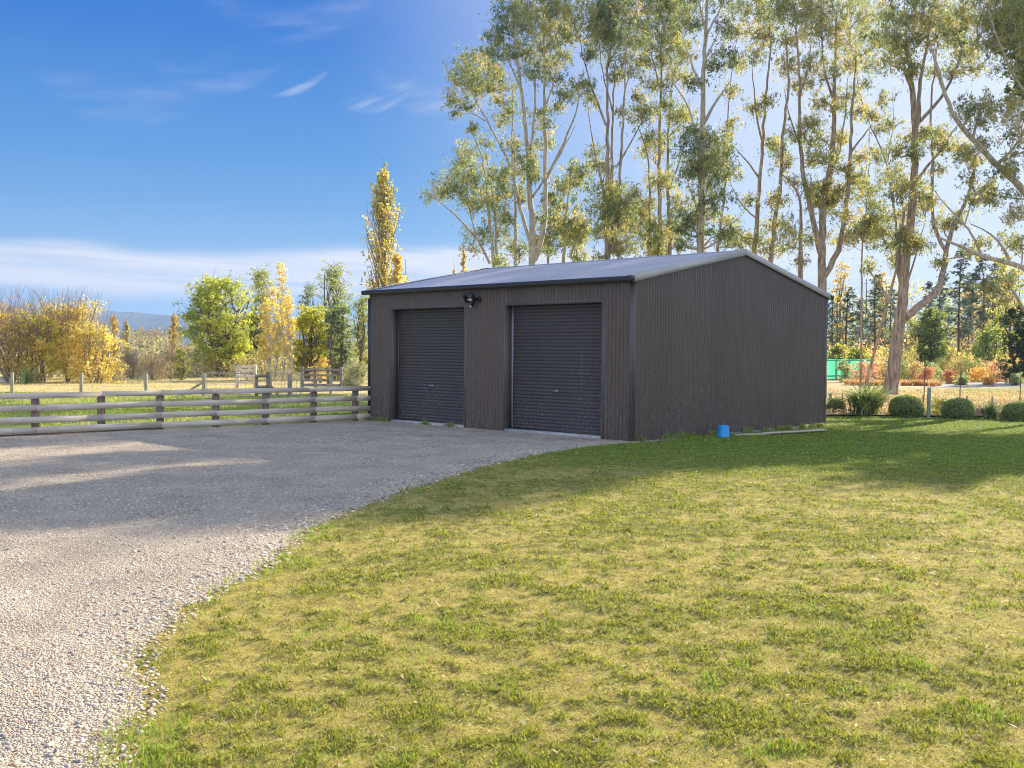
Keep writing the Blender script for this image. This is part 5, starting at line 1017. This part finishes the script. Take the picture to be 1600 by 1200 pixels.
# cut-back scrub line low in front of the far trees on the left
m = MB(); k = 22000; px_ = 150 + 440 * r.random(k); yy = 70 + 8 * r.random(k); xx = (px_ - 800) / F * yy; hh = .4 + 2.2 * fbm(xx * .35, yy * .1, 605, 3)
leaves(m, np.stack([xx, yy, -.1 + hh * r.random(k)], 1), .22, .06, palette([(.26, .20, .15), (.42, .33, .24), (.50, .42, .28), (.36, .38, .14)], r.random(k), r), r, -.5)
tag(m.build('brushwood', M['leaf']), 'low tangle of brown brushwood under the trees behind the paddock', 'brushwood', kind='stuff')

m = MB(); r = np.random.default_rng(700)
for q in range(420):
    yy = 130 + 40 * r.random(); px_ = 1290 + 420 * r.random(); xx = (px_ - 800) / F * yy; top = 4 + 9.5 * vnoise(xx * .16, 3.3, 701) ** 1.2
    c_ = np.array([xx, yy, -.1 + top * r.random() ** .8]); rr = .8 + .9 * r.random(); k = 60
    leaves(m, c_ + r.normal(size=(k, 3)) * (rr, rr, rr * .55), .42, .2, palette([(.14, .19, .13), (.26, .31, .18), (.50, .46, .24), (.70, .54, .30)], np.full(k, (vnoise(xx * .22, yy * .22, 702) - .2) * 1.4) + r.normal(0, .1, k), r), r)
for q in range(40):
    yy = 130 + 40 * r.random(); xx = (1290 + 420 * r.random() - 800) / F * yy; m.tube([(xx, yy, -.2), (xx + r.normal() * .2, yy, 9 + 3 * r.random())], [.14, .05], 5, (.16, .12, .10), cap=False)
tag(m.build('far_tree_belt', M['leaf']), 'hazy mass of mixed conifers and autumn trees far behind the garden', 'trees', kind='stuff')
# weedy growth by the slab and a white block at the paddock edge
a = np.array([*at(4, 57), -.1]); tag(MB().box((0, 0, .14), (1.3, .5, .3)).box((0, 0, .305), (1.36, .56, .05)).build('stone_trough', mat('white_stone', (.6, .57, .52), (.75, .72, .66), 5, .8, .3), None), 'low white stone trough at the left edge of the paddock', 'trough').location = a

# hills
def hillz(px, tb):
    return np.interp(px, [t_[0] for t_ in tb], [t_[1] for t_ in tb])
tb = [(-900, 500), (-500, 486), (-200, 480), (0, 477), (20, 477), (45, 482), (80, 487), (120, 489), (150, 486), (168, 484), (185, 487), (200, 490), (222, 488), (245, 491), (290, 494), (400, 500), (600, 512), (800, 520), (1100, 526), (1500, 520), (2000, 505), (2600, 500)]
pxs = np.linspace(-900, 2600, 700); Yh = 3000.0; V = []
rows = np.linspace(0, 1, 26)
for k_ in rows:
    Yk = 2000 + 1400 * k_; crest = math.sin(min(1, k_ / .72) * math.pi / 2) if k_ < .72 else math.cos((k_ - .72) / .28 * math.pi / 2) * .6 + .4
    X_ = np.array([(p_ - 800) / F * 3008 for p_ in pxs]); zt = np.array([P(p_, float(hillz(p_, tb)), 3008)[2] for p_ in pxs])
    Z_ = zt * crest + (fbm(X_ / 260, np.full_like(X_, Yk) / 260, 131, 5) - .5) * 90 * max(0, math.sin(min(1, k_ / .6) * math.pi)) ** .8
    V.append(np.stack([X_, np.full_like(X_, Yk), Z_ - 1], 1))
V = np.array(V); n = len(pxs); i = np.arange(25)[:, None] * n; j = np.arange(n - 1)[None]; m = MB(); m.add(V.reshape(-1, 3), np.stack([i + j, i + j + 1, i + n + j + 1, i + n + j], -1).reshape(-1, 4))
tag(m.build('hills', mat('hill_scrub', (.05, .07, .06), (.12, .13, .09), .01, .95), smooth=True), 'long range of blue hills on the horizon', kind='structure')
# scrubby shelter belts on the plain
r = np.random.default_rng(77); m = MB()
for q in range(1500):
    Yk = 260 + 900 * r.random() ** 1.5; X_ = (r.random() * 1.7 - .95) * Yk * .75; rr = 2 + 2.5 * r.random()
    if vnoise(X_ / 90, Yk / 40, 88) < .5: continue
    c_ = np.array([X_, Yk, rr * .6]); k = 46; leaves(m, c_ + r.normal(size=(k, 3)) * (rr, rr, rr * .4), .9, .6, palette([(.20, .18, .10), (.34, .28, .14), (.44, .36, .18)], r.random(k), r), r)
tag(m.build('far_woodland', M['leaf']), 'mass of distant brown and olive woodland on the plain before the hills', 'woodland', kind='stuff')

# ------------------------------------------------------------------ haze
hz = MB().box((0, 0, 0), (2, 2, 2)); mh = bpy.data.materials.new('haze'); mh.use_nodes = True; hn = mh.node_tree.nodes; hl = mh.node_tree.links
for n_ in list(hn): hn.remove(n_)
pv = hn.new('ShaderNodeVolumePrincipled'); pv.inputs['Color'].default_value = (.36, .58, 1.0, 1); pv.inputs['Density'].default_value = .00023; pv.inputs['Anisotropy'].default_value = .2
ho = hn.new('ShaderNodeOutputMaterial'); hl.new(pv.outputs[0], ho.inputs['Volume'])
ho_ = hz.build('haze', mh); ho_.scale = (9300, 6400, 77); ho_.location = (0, 3400, 74.5)
tag(ho_, 'thin pale blue air haze over the whole scene', 'haze', kind='stuff')
